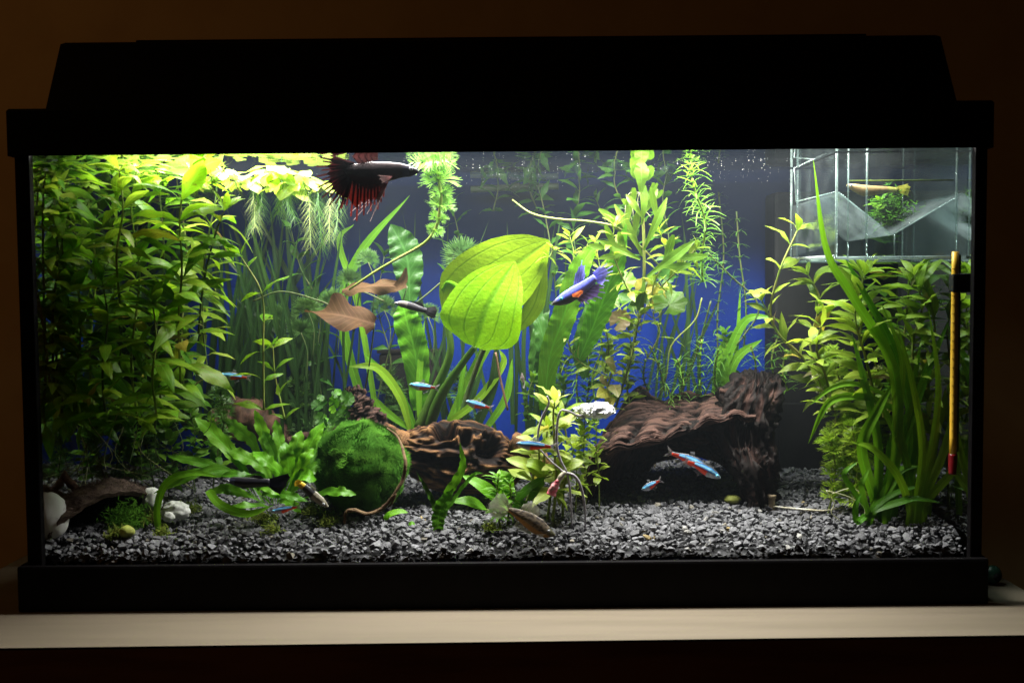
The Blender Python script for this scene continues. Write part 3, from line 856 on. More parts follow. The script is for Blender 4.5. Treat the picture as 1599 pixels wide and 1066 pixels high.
# ------------------------------------------------------------------ the thicket against the side glass
GL = 'leafy stems of the thicket beside the side glass'
left = [
    # label, path (bottom to top), leaf set, spacing, per node, scale
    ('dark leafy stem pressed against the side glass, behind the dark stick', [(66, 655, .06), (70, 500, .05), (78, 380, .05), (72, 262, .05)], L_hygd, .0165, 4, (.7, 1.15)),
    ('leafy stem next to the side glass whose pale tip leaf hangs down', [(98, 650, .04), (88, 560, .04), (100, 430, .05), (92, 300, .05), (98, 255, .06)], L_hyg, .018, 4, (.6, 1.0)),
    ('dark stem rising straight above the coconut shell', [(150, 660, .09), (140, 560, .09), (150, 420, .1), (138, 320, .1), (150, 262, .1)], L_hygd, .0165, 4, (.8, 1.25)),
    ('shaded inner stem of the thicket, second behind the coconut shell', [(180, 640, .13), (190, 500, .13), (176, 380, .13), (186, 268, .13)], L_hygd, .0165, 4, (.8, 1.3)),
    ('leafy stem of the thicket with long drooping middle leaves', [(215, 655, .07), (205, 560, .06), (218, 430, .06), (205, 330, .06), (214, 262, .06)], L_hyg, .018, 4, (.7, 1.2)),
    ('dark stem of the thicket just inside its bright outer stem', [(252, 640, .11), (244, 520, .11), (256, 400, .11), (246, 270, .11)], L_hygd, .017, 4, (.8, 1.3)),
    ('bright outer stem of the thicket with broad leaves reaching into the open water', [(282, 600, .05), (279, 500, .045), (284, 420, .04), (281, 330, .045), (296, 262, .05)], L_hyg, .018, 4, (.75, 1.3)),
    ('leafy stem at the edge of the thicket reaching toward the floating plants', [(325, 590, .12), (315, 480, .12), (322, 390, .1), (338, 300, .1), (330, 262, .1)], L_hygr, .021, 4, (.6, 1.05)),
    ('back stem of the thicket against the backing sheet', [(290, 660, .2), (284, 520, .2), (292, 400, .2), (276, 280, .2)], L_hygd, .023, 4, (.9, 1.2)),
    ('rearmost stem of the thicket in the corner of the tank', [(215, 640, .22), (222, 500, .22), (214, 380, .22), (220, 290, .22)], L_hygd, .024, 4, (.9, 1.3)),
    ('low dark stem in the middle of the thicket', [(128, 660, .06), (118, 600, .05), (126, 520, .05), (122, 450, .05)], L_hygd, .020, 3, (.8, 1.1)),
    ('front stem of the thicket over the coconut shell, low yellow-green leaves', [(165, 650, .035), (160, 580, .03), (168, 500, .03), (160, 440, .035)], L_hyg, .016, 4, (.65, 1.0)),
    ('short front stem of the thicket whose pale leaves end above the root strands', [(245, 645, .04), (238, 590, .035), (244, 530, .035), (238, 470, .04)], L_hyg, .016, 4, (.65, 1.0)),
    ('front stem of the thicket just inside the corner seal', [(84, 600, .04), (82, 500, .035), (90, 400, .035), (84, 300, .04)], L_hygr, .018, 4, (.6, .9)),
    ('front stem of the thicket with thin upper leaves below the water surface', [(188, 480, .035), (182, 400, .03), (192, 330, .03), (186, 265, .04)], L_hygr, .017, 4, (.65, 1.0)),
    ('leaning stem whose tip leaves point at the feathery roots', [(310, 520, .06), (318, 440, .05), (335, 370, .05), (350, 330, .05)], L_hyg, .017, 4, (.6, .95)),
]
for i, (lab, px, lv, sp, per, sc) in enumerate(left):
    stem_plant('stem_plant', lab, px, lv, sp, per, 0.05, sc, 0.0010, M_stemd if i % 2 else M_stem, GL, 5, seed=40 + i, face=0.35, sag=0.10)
# lone slender stems beside the thicket
GS = 'slender stems with narrow leaves standing between thicket and grass'
stem_plant('slender_stem_plant', 'slender stem with paired narrow leaves leaning out of the grass clump', [(412, 640, .06), (411, 540, .06), (409, 460, .06), (376, 400, .06)], leafset(M_hyg, .026, .0042), .026, 2, .35, (.8, 1.15), .0009, M_stem, GS, 3, seed=3, face=0.8)
stem_plant('slender_stem_plant', 'short slender stem with yellow-green leaves just above the fern clump', [(445, 655, .08), (430, 590, .08), (426, 540, .08)], leafset(M_hyg, .022, .0035), .022, 2, .5, (.8, 1.1), .0009, M_stem, GS, 3, seed=4, face=0.8)

# hanging strands under the thicket
t = thing('root_strands', 'thin pale tangled strands hanging below the thicket', 'plant roots', at(150, 700, .07))
for i in range(26):
    x = R.uniform(75, 330); y0 = R.uniform(610, 660); yy = R.uniform(.03, .16)
    part('strand', tube([at(x, y0, yy), at(x + R.uniform(-20, 20), y0 + R.uniform(20, 50), yy), at(x + R.uniform(-40, 40), y0 + R.uniform(60, 100), yy + R.uniform(-.02, .02)), at(x + R.uniform(-60, 60), y0 + R.uniform(90, 140), yy)], R.uniform(.00025, .0006), 16, 4), R.choice([M_root, M_rootd, M_stemd]), t)
GFD = 'dim feathery stems low behind the coconut shell'
for i, (px, lab) in enumerate([([(130, 745, .14), (140, 690, .14), (135, 640, .14)], 'dim feathery stem directly behind the coconut shell'),
                               ([(180, 740, .16), (190, 690, .16), (196, 640, .16)], 'dim feathery stem further back, past the coconut shell top'),
                               ([(100, 740, .12), (92, 700, .12), (98, 660, .12)], 'dim feathery stem beside the dark stick'),
                               ([(345, 690, .1), (350, 650, .1), (344, 610, .1)], 'small feathery stem under the highest neon fish'),
                               ([(236, 730, .15), (230, 690, .15), (240, 650, .15)], 'dim feathery stem between coconut shell and fern clump')]):
    stem_plant('feathery_stem_plant', lab, px, FAND, .009, 4, .35, (.8, 1.2), .0008, M_stemd, GFD, 3, leafname='feather_leaf', seed=70 + i)

# ------------------------------------------------------------------ floating plants
GFl = 'floating rosettes on the water above the thicket'
def root_brush(p, L, mat, parent, seed, drift=0):
    rr = random.Random(seed)
    P = catmull([p, p + Vector((drift * .3, 0, -L * .5)), p + Vector((drift, rr.uniform(-.01, .01), -L))], 16)
    gs = [tube(P[::4], .0004, 8, 4)]
    for q, tan in arc_nodes(P, .0012, .004):
        for k in range(3):
            a = rr.uniform(0, 2 * PI)
            d = Vector((math.cos(a), math.sin(a) * .7, -0.9 * rr.uniform(.3, 1.4)))
            gs.append(stripg(q, d, rr.uniform(.008, .014), .00016, Vector((0, 0, -.5)), 3, nrm=Vector((0, 1, 0))))
    return part('root', join(*gs), mat, parent)
fl = [
    (470, .085, 1.3, 'blown-out bright floating rosette under the lamp, beside the dark red betta'),
    (505, .16, 1.1, 'bright floating rosette behind the tail of the dark red betta'),
    (425, .06, 1.2, 'bright yellow-green floating rosette between betta and thicket'),
    (440, .14, 1.2, 'floating rosette behind the bright ones, roots trailing'),
    (385, .09, 0.9, 'floating rosette over the outer tips of the thicket'),
    (350, .05, 0.75, 'floating rosette right above the bright outer stem'),
    (300, .12, 0.8, 'yellow-tinged floating rosette above the thicket'),
    (235, .07, 0.7, 'small dim floating rosette above the middle of the thicket'),
    (130, .09, 0.6, 'dim floating rosette near the corner of the tank'),
    (70, .04, 0.6, 'pale floating rosette touching the side glass'),
]
for i, (px, Y, sc, lab) in enumerate(fl):
    c = at(px, 262, Y); c.z = WZ - 0.005
    rr = random.Random(i + 11)
    t = thing('floating_plant', lab, 'floating plant', c, GFl)
    for k in range(12):
        a = 2 * PI * k / 12 * 1.618 * 2 + rr.uniform(-.2, .2)
        e = rr.uniform(-.40, .02)
        place('leaf', rr.choice(L_floatv), t, c + Vector((0, 0, rr.uniform(-.010, 0))), Vector((math.cos(a) * math.cos(e), math.sin(a) * math.cos(e), math.sin(e))), Vector((0, rr.uniform(-.5, .1), 1)), rr.uniform(.6, 1.0) * sc * 0.92)
    lit = 380 < px < 520
    for k in range((2 if px > 450 else 1) if lit else 2):
        root_brush(c + Vector((rr.uniform(-.012, .012), rr.uniform(-.01, .01), -.003)), (rr.uniform(.018, .042) if lit else .022), M_featherd if lit else M_rootd, t, i * 5 + k, rr.uniform(-.012, .012))
# feathery stems that hang down behind the betta
for i, (px, py, L, lab) in enumerate([(482, 300, .052, 'pale feathery root hanging lowest below the bright floating rosette'), (515, 300, .045, 'grey-green feathery root hanging beside the betta tail'), (395, 300, .035, 'dim feathery root hanging next to the thicket')]):
    c = at(px, py, .12 + i * .02)
    t = thing('hanging_root', lab, 'plant roots', c, 'feathery roots hanging from the water surface')
    for k in range(2): root_brush(c + Vector((k * .008, k * .004, 0)), L, M_featherd if k else M_rootg, t, 60 + i * 3 + k, R.uniform(-.01, .012))

# ------------------------------------------------------------------ grass clump at the back
def grass_clump(name, label, bases, tops, k, wpx, mat, seed, group=None, Y0=.19, ty_=(330, 520)):
    rr = random.Random(seed)
    specs = []
    for i in range(k):
        b = (rr.uniform(*bases), rr.uniform(660, 690), Y0 + rr.uniform(-.03, .03))
        tx = rr.uniform(*tops); ty = rr.uniform(*ty_)
        mid = (b[0] * .6 + tx * .4 + rr.uniform(-12, 12), b[1] * .5 + ty * .5, b[2])
        specs.append(([b, mid, (tx, ty, b[2])], wpx * rr.uniform(.6, 1.2)))
    return blades(name, label, specs, mat, group=group, n=14, m=2, pname='blade')
GG = 'clumps of dark grass-like blades at the back'
grass_clump('grass_plant', 'dark narrow grass-like clump behind the moss ball', (430, 500), (385, 520), 26, 3.0, M_grassd, 5, GG)
grass_clump('grass_plant', 'very dark grass-like clump between thicket and moss ball', (380, 440), (370, 450), 16, 3.0, M_grassd, 6, GG, .22)
grass_clump('grass_plant', 'dark tall narrow blades just before the brown lily leaves', (490, 560), (430, 580), 14, 2.6, M_grassd, 8, GG, .21)
GB = 'green blades fanning out above the central driftwood'
blades('grass_plant', 'long green blade leaning up to the open water behind the betta', [([(575, 660, .2), (535, 500, .2), (560, 400, .2), (640, 305, .18)], 8), ([(590, 660, .2), (560, 480, .2), (530, 380, .2), (553, 350, .2)], 5)], M_grass, group=GB, n=26)
blades('grass_plant', 'fan of lime blades behind the upright wood stub', [
    ([(640, 670, .15), (625, 620, .15), (590, 575, .15), (545, 572, .14)], 7, M_grassl), ([(650, 672, .16), (620, 610, .16), (568, 550, .16)], 7),
    ([(655, 665, .17), (655, 590, .17), (663, 500, .17)], 5, M_grass), ([(640, 670, .15), (600, 640, .15), (585, 620, .15)], 6)], M_grass, group=GB, n=22, shape='blade')
blades('grass_plant', 'blades standing beneath the pair of big round leaves', [
    ([(700, 665, .16), (730, 600, .16), (762, 540, .15), (790, 520, .15)], 8), ([(720, 665, .17), (745, 590, .17), (752, 530, .17)], 6, M_grassd), ([(745, 665, .15), (770, 600, .15), (776, 530, .15)], 8, M_grassd),
    ([(700, 660, .15), (745, 625, .15), (785, 570, .15), (780, 545, .15)], 6, M_grassl), ([(760, 668, .18), (790, 620, .18), (800, 560, .18)], 6, M_grass), ([(715, 662, .16), (720, 600, .16), (728, 560, .16)], 4, M_grass)], M_grass, group=GB, n=20)
tt = solo('reed_stalk', tube([at(793, 640, .14), at(781, 590, .14), at(774, 550, .14)], .0011, 12, 6), plain('stalk_brown', (.3, .17, .1), None, 60), 'thin straight brown stalk between the driftwood logs', 'plant stalk')

# ------------------------------------------------------------------ sword plant with the two big leaves
sw = thing('sword_plant', 'sword plant with two big glowing lime leaves on thick stalks', 'aquarium plant', at(655, 668, .16))
def bigleaf(base, tip, W, Y0, Y1, shape, bulge, seed, face, n=30, m=14):
    P = [at(base[0], base[1], Y0), at((base[0] + tip[0]) / 2 + bulge, (base[1] + tip[1]) / 2, (Y0 + Y1) / 2 - .006), at(tip[0], tip[1], Y1)]
    return ribbon(P, leafw(W * U(Y0), shape), face, n, m, .10, .05, 3, 0, seed)
part('leaf', bigleaf((741, 541, 0), (804, 408, 0), 67, .078, .084, 'heart', -10, 1, (-.25, -1, .30)), M_sword, sw)
part('leaf', bigleaf((694, 500, 0), (858, 376, 0), 62, .120, .108, 'oval', -6, 2, (.15, -1, .15)), M_swordb, sw)
part('leaf', ribbon([at(806, 520, .112), at(836, 470, .112), at(852, 392, .106)], [x * 17 * U(.1) for x in (.1, .6, .9, 1, .8, .5, .1)], (.5, -1, .1), 24, 6, .1, .05), M_swordb, sw)
part('stalk', tube([at(742, 541, .086), at(720, 570, .1), at(690, 615, .13), at(668, 668, .15)], [.0028, .0034, .005, .006], 20, 10), M_stalkg, sw)
part('stalk', tube([at(697, 498, .121), at(703, 550, .125), at(680, 610, .14), at(655, 668, .15)], [.0028, .0036, .005, .006], 20, 10), M_stalkg, sw)
part('stalk', tube([at(690, 452, .115), at(700, 440, .112), at(722, 455, .11), at(716, 480, .115)], [.0014, .002, .003], 14, 8), M_sword, sw)
part('stalk', tube([at(715, 668, .16), at(735, 600, .155), at(765, 530, .13), at(800, 535, .112)], [.003, .0024, .0016], 16, 8), M_stemd, sw)

# reddish lily leaves
lily = thing('lily_plant', 'tiger lily plant with two curled brown-pink leaves floating mid-water', 'aquarium plant', at(530, 665, .17))
def curled(c0, c1, Wpx, Y, seed, cup, tilt, n=20, m=8):
    P = [at(c0[0], c0[1], Y), at((c0[0] + c1[0]) / 2, (c0[1] + c1[1]) / 2 - 4, Y - .012), at(c1[0], c1[1], Y)]
    prof = [.35, .75, .95, 1, .95, .92, .88, .75, .5, .12]
    return ribbon(P, [Wpx * p * U(Y) for p in prof], tilt, n * 2, m, cup, .65, 3.1, .16, seed, .9)
part('leaf', curled((585, 505), (477, 487), 27, .13, 1, .35, (.15, -1, .35)), M_red, lily)
part('leaf', curled((534, 452), (636, 447), 13, .16, 3, -.4, (-.1, -.6, .9)), M_red, lily)
part('leaf', ribbon([at(612, 455, .155), at(628, 440, .155), at(634, 418, .15)], [.002, .005, .004, .001], (.3, -1, .2), 10, 4, .4), M_red, lily)
part('stalk', tube([at(585, 505, .13), at(575, 580, .15), at(560, 660, .17)], .0008, 16, 6), M_stemd, lily)
part('stalk', tube([at(636, 447, .16), at(610, 540, .17), at(580, 660, .18)], .0008, 16, 6), M_stemd, lily)

# ------------------------------------------------------------------ feathery stem in front of the betta
t = thing('feathery_stem_plant', 'bright feathery stem in front of the dark red betta, curving down to the open middle', 'aquarium plant', at(540, 455, .12))
P = catmull(wpath([(545, 452, .12), (600, 415, .11), (652, 387, .1), (676, 365, .09), (686, 335, .085), (688, 300, .08), (682, 262, .08), (680, 240, .08)]), 40)
part('stem', tube(P[::4], [.0011, .0015, .0017, .0015], 30, 6), M_stem, t)
rr = random.Random(5)
for i, (p, tan) in enumerate(arc_nodes(P[18:], .0118, 0)):
    a0 = tan.orthogonal().normalized(); b0 = tan.cross(a0)
    for k in range(5):
        a = 2 * PI * k / 5 + i * .6
        e = .25 + rr.uniform(-.2, .3)
        s = (.95, 1.1, 1.5, 1.3, 2.0, 1.5, 2.6, 2.4, 2.2, 2.3, 2.3)[min(i, 10)] * rr.uniform(.8, 1.1)
        place('feather_leaf', rr.choice(FAN), t, p, (a0 * math.cos(a) + b0 * math.sin(a)) * math.cos(e) + tan * math.sin(e), tan + Vector((0, -.9, 0)), s * .78)
GF2 = 'dim feathery fans in the open water behind the lily leaves'
for i, (px, py, Y, s, lab) in enumerate([(575, 395, .17, 1.4, 'single feathery fan nearest below the betta tail'), (545, 425, .18, 1.5, 'feathery fan just above the curled brown leaf'), (520, 460, .16, 1.6, 'feathery fan touching the stalk above the brown leaf'),
                                         (723, 388, .17, 2.1, 'large dim feathery fan above the big round leaves'), (480, 470, .15, 1.6, 'feathery fan at the edge of the dark grass'), (470, 505, .17, 1.5, 'feathery fan low over the dark grass'), (668, 480, .19, 1.5, 'dim feathery fan just behind the dark guppy'),
                                         (600, 470, .2, 1.6, 'dim feathery fan between the two brown leaves'), (430, 480, .19, 1.5, 'dim feathery fan crossing the slender stem')]):
    c = at(px, py + 14, Y)
    t = thing('feathery_sprig', lab, 'aquarium plant', c, GF2)
    part('stem', tube([c, c + Vector((.006, 0, -.02)), c + Vector((.003, .004, -.05))], .0006, 8, 5), M_stemd, t)
    for k in range(5):
        a = (k - 2) * .55 + PI / 2 + R.uniform(-.15, .15)
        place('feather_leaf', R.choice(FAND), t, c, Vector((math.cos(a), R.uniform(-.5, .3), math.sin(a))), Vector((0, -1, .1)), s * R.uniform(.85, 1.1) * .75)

# ------------------------------------------------------------------ crinkled leaves of the middle
blades('crinkled_plant', 'tall crinkled bright-green blades rising beside the blue betta', [
    ([(850, 640, .13), (858, 560, .12), (878, 500, .11), (905, 420, .105), (935, 375, .11)], 19, M_crink), ([(905, 560, .12), (930, 500, .11), (955, 430, .10), (978, 350, .10)], 19, M_crink),
    ([(915, 590, .13), (905, 545, .13), (930, 470, .14), (960, 420, .14)], 12, M_crinkd)], M_crink, shape='blade', n=46, m=8, ripple=.17, rfreq=19, lobes=.12, fold=.12, face=(.1, -1, .25))
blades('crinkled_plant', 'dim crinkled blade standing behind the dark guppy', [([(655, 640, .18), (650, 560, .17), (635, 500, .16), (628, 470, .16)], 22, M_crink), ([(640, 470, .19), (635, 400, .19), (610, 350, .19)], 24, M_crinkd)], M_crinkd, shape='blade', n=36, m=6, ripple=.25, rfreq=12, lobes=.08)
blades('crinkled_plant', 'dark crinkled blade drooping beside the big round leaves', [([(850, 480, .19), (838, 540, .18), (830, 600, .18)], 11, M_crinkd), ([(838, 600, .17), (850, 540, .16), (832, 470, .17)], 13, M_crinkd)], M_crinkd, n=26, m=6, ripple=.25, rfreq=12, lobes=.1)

# water fern near the surface
vf = thing('water_fern', 'water fern with lobed fingered leaves hanging near the surface', 'aquarium plant', at(1003, 480, .1))
stem = catmull(wpath([(1003, 480, .1), (1006, 420, .1), (1004, 340, .1), (1000, 280, .1), (1001, 242, .1)]), 20)
part('stem', tube(stem[::3], [.0017, .0014, .001], 16, 6), M_stem, vf)
def lobe(p, d, L, W, mat=M_vfern, k=2, seed=0):
    """a broad blade that forks into fingers"""
    rr = random.Random(seed); d = d.normalized()
    side = d.cross(Vector((0, -1, 0))).normalized()
    gs = [ribbon([p, p + d * L * .5 + Vector((0, -.003, 0)), p + d * L], [W * .3, W * .55, W * .9, W * 1.2, W * .9, W * .15], (0, -1, .2), 10, 4, .2, .15, 4, .1, seed)]
    for s in (-1, 1):
        for j in range(k):
            if rr.random() < .3: continue
            q = p + d * L * (.30 + .30 * j + rr.uniform(-.08, .1))
            e = (d * .9 + side * s * rr.uniform(.45, .85)).normalized()
            gs.append(ribbon([q, q + e * L * .25, q + e * L * rr.uniform(.42, .6) + Vector((0, -.004, .002))], [W * .5, W * .6, W * .85, W * .9, W * .35], (0, -1, .2), 7, 2, .2, .1, 3, 0, seed + j))
    return join(*gs)
for i, (x, y, dx, dy, L, W) in enumerate([(1001, 300, 0, -1, 50, 10), (1001, 262, 0, -1, 26, 10), (1004, 400, -.55, -1, 92, 6), (1005, 390, .45, -1, 88, 6), (1002, 350, .1, -1, 60, 5),
                                          (1000, 405, -1, -.45, 72, 6), (1010, 432, 1, -.75, 92, 7), (1006, 330, .6, -1, 40, 5), (1003, 340, -.7, -1, 44, 5), (1006, 440, -.2, .9, 46, 6)]):
    Y = .10 + R.uniform(-.012, .012)
    part('leaf', lobe(at(x, y, Y), at(x + dx, y + dy, Y) - at(x, y, Y), L * U(Y), W * U(Y), seed=i), M_vfern, vf)
for k in range(4):
    part('root', tube([at(998, 300, .1), at(980 + k * 8, 305 + k * 6, .1), at(975 + k * 14, 340, .095)], .0003, 8, 4), M_root, vf)
# round leaves and yellowing leaves below it
pn = thing('pennywort_plant', 'pennywort with scalloped round leaves and yellowing ones, under the water fern', 'aquarium plant', at(985, 560, .12))
part('stem', tube(wpath([(960, 640, .14), (985, 560, .13), (1000, 480, .12), (1010, 440, .12)]), .0012, 16, 6), M_stemd, pn)
def roundleaf(px, py, Y, Wpx, seed, tilt):
    c = at(px, py, Y); r_ = Wpx * U(Y); n = Vector(tilt).normalized(); a = n.orthogonal().normalized(); b = n.cross(a)
    def fn(u, v):
        th = u * 2 * PI * .94 + .2
        rr_ = r_ * v * (1 + .07 * math.sin(th * 9 + seed))
        return c + a * math.cos(th) * rr_ + b * math.sin(th) * rr_ + n * (.10 * r_ * math.sin(th * 3 + seed) * v * v + .2 * r_ * v * v)
    return gridf(fn, 36, 4)
for i, (x, y, Yq, W, mt) in enumerate([(1046, 475, .12, 26, M_vfern), (1020, 462, .13, 20, M_yel), (985, 470, .14, 20, M_crinkd), (968, 500, .12, 17, M_brown), (1005, 448, .13, 15, M_yel), (975, 440, .15, 18, M_vfern), (1040, 430, .15, 14, M_crinkd), (955, 470, .14, 15, M_vfern)]):
    part('leaf', roundleaf(x, y, Yq, W, i, (R.uniform(-.4, .4), -1, R.uniform(.1, .9))), mt, pn)
    part('stalk', tube([at(x, y, Yq), at((x + 1000) / 2, y + 22, .125), at(1000, 480 + i * 6, .12)], .0005, 10, 5), M_stem, pn)
# pale runner across the open water
rn = solo('plant_runner', tube(wpath([(800, 312, .12), (830, 333, .11), (870, 342, .1), (920, 346, .1), (965, 356, .1), (1000, 385, .11), (1030, 415, .11)]), [.0006, .0011, .0011, .0008], 30, 6), M_stem, 'pale horizontal runner stem crossing above the blue betta', 'plant stem')
GC = 'small leafy shoots crossing the open water near the surface'
stem_plant('leafy_shoot', 'dim leafy shoot above the tip of the big round leaf', [(870, 480, .2), (862, 400, .19), (850, 330, .19), (840, 290, .19)], leafset(M_crinkd, .02, .0036), .016, 2, .5, (.7, 1.1), .0007, M_stemd, GC, 3, seed=31, face=.6)
stem_plant('leafy_shoot', 'small bright sprig at the tip of the big round leaf', [(858, 402, .1), (865, 388, .1)], leafset(M_hygr, .012, .0028), .008, 3, .1, (.8, 1.1), .0007, M_stem, GC, 2, seed=32, face=.6)
stem_plant('leafy_shoot', 'narrow-leaved shoot just before the water fern', [(915, 480, .15), (900, 430, .15), (918, 380, .14)], leafset(M_vfern, .017, .0030), .012, 3, .5, (.7, 1.1), .0007, M_stem, GC, 3, seed=33, face=.6)
stem_plant('leafy_shoot', 'dark narrow shoot behind the water fern', [(960, 420, .2), (950, 360, .2), (930, 310, .2)], leafset(M_crinkd, .018, .003), .014, 3, .5, (.7, 1.1), .0007, M_stemd, GC, 3, seed=34, face=.6)
stem_plant('leafy_shoot', 'drooping yellow-green shoot below the blue betta', [(950, 590, .12), (900, 560, .12), (885, 520, .12), (890, 490, .12)], leafset(M_hygr, .018, .0028), .010, 2, .3, (.7, 1.1), .0007, M_stem, GC, 3, seed=35, face=.6)

# waterweed
GW = 'waterweed stems with whorls of narrow leaves'
def weed(label, px, whs, sp, s, seed, mat=M_stem):
    rr = random.Random(seed)
    P = catmull(wpath(px), 40)
    t = thing('waterweed', label, 'aquarium plant', P[0], GW)
    part('stem', tube(P[::4], .0009, 24, 6), mat, t)
    for p, tan in arc_nodes(P, sp):
        a = tan.orthogonal().normalized(); a = Matrix.Rotation(rr.uniform(0, 6), 3, tan) @ a
        place('leaf_whorl', rr.choice(whs), t, p, a, tan, s * rr.uniform(.85, 1.15))
    return t
weed('bright waterweed stem reaching the surface beside the breeding box', [(1098, 440, .12), (1095, 400, .11), (1102, 350, .1), (1086, 300, .09), (1078, 262, .09), (1084, 242, .09)], WH, .0052, 1.25, 1)
weed('thin waterweed stem trailing diagonally from the bright waterweed', [(1150, 540, .16), (1185, 480, .16), (1140, 430, .16), (1105, 395, .14)], WHD, .012, .7, 2, M_stemd)
weed('dark waterweed stem leaning behind the driftwood arch', [(1060, 620, .18), (1085, 560, .18), (1110, 470, .17)], WHD, .013, .7, 3, M_stemd)
weed('bushy waterweed tuft behind the peak of the driftwood arch', [(1095, 620, .17), (1093, 570, .17), (1096, 530, .17)], WH, .006, 1.3, 4)
weed('airy waterweed stem left of the tuft behind the arch', [(1040, 620, .16), (1030, 575, .16), (1015, 540, .16)], WH, .007, 1.15, 5)
weed('small waterweed tuft behind the arch stump', [(1175, 610, .17), (1180, 570, .17), (1172, 540, .17)], WH, .008, 1.1, 6)
weed('low waterweed sprig on the crest of the arch', [(1048, 632, .15), (1046, 615, .15), (1040, 600, .15)], WHS, .005, 1.2, 7)
weed('waterweed crown beside the arch stump top', [(1210, 600, .18), (1205, 560, .18), (1215, 525, .18)], WHD, .008, 1.1, 8)
weed('dim waterweed stem rising in front of the filter', [(1160, 560, .2), (1165, 480, .2), (1155, 400, .2), (1150, 330, .2)], WHD, .013, .9, 9, M_stemd)
weed('leafy waterweed column beside the blue betta plants', [(935, 650, .15), (925, 590, .15), (940, 545, .15), (935, 520, .15)], WHS, .006, 1.5, 10)
weed('leafy waterweed column just behind the foil lump', [(905, 640, .16), (900, 600, .16), (905, 560, .16)], WHS, .006, 1.5, 11)
GB2 = 'grass blades rising behind the driftwood arch'
blades('grass_plant', 'curved dark blades behind the arch stump', [([(1120, 620, .19), (1135, 560, .19), (1165, 500, .19), (1210, 495, .18)], 7), ([(1130, 620, .19), (1150, 560, .19), (1190, 530, .19)], 7), ([(1115, 620, .2), (1125, 550, .2), (1155, 510, .2)], 6), ([(1145, 600, .2), (1152, 520, .2), (1156, 450, .2)], 3)], M_grass, group=GB2, n=20)
lp = thing('pale_leaf_plant', 'plant with fading brown and green leaves behind the foil lump', 'aquarium plant', at(946, 640, .13))
part('stem', tube(wpath([(944, 640, .13), (950, 600, .13), (960, 570, .13)]), .0012, 10, 6), M_stem, lp)
for i, (x, y, dx, dy, s) in enumerate([(958, 575, .1, -1, 1.1), (962, 582, 1, -.5, .6), (955, 600, .8, .8, .9), (950, 610, -1, .3, 1.2), (948, 595, -1, -.3, .8), (950, 620, .7, .5, .8)]):
    p = at(x, y, .13)
    place('leaf', (L_brown if i % 2 == 0 else L_yel)[i % 3], lp, p, at(x + dx, y + dy, .128) - p, Vector((.1, -1, .4)), s)

# ------------------------------------------------------------------ bushes behind the breeding box side
GR = 'light green broad-leaved stems beside and under the breeding box'
right = [
    ('stem with bicoloured leaves just outside the breeding box corner', [(1250, 560, .12), (1205, 500, .12), (1215, 430, .11), (1245, 360, .11)], L_hygr, .024, 2, (.65, .9)),
    ('arching stem nearest the open blue water', [(1285, 620, .13), (1255, 560, .12), (1215, 520, .12), (1190, 470, .12)], L_hygr, .017, 2, (.6, .9)),
    ('low branching stem between the filter and the long blades', [(1320, 640, .13), (1290, 590, .12), (1265, 540, .12), (1280, 470, .12), (1262, 430, .12)], L_hygr, .015, 4, (.6, .9)),
    ('full stem crown under the breeding box floor', [(1350, 660, .1), (1340, 560, .1), (1348, 480, .1), (1345, 425, .1)], L_hygr, .0135, 5, (.65, 1.0)),
    ('dense stem crossing behind the long curved blades', [(1400, 660, .09), (1405, 580, .08), (1415, 500, .08), (1420, 440, .08)], L_hygr, .0135, 5, (.65, 1.0)),
    ('dark-leaved stem behind the thermometer holder', [(1460, 660, .12), (1462, 560, .11), (1465, 480, .11), (1468, 430, .11)], L_hygd, .017, 4, (.8, 1.1)),
    ('leafy stem between the thermometer and the long blades', [(1455, 700, .07), (1450, 600, .07), (1460, 520, .07), (1450, 460, .07)], L_hygr, .015, 4, (.6, .9)),
    ('leafy stem squeezed behind the thermometer tube', [(1500, 660, .08), (1495, 580, .08), (1500, 500, .08), (1490, 440, .08)], L_hygd, .018, 4, (.6, .9)),
    ('dim stem far behind the breeding box in the corner', [(1400, 600, .21), (1396, 500, .21), (1405, 420, .21), (1398, 330, .21)], L_hygd, .02, 4, (.8, 1.1)),
]
right += [
    ('bright yellow-green crown right under the middle of the breeding box', [(1370, 640, .06), (1352, 560, .055), (1335, 490, .055), (1350, 430, .055)], L_hygr, .015, 4, (.7, 1.05)),
    ('bright crown with spread leaves left of the long curved blade', [(1300, 640, .08), (1290, 590, .075), (1275, 540, .07), (1290, 490, .07)], L_hygr, .016, 4, (.6, .95)),
    ('leafy crown between long blade and thermometer top', [(1430, 620, .07), (1425, 540, .07), (1440, 480, .07), (1428, 430, .07)], L_hygr, .016, 4, (.65, 1.0)),
]
for i, (lab, px, lv, sp, per, sc) in enumerate(right):
    stem_plant('stem_plant', lab, px, lv, sp, per, .35, sc, .0011, M_stem, GR, 4, seed=140 + i, face=.55)
GR2 = 'feathery stems at the foot of the long blades'
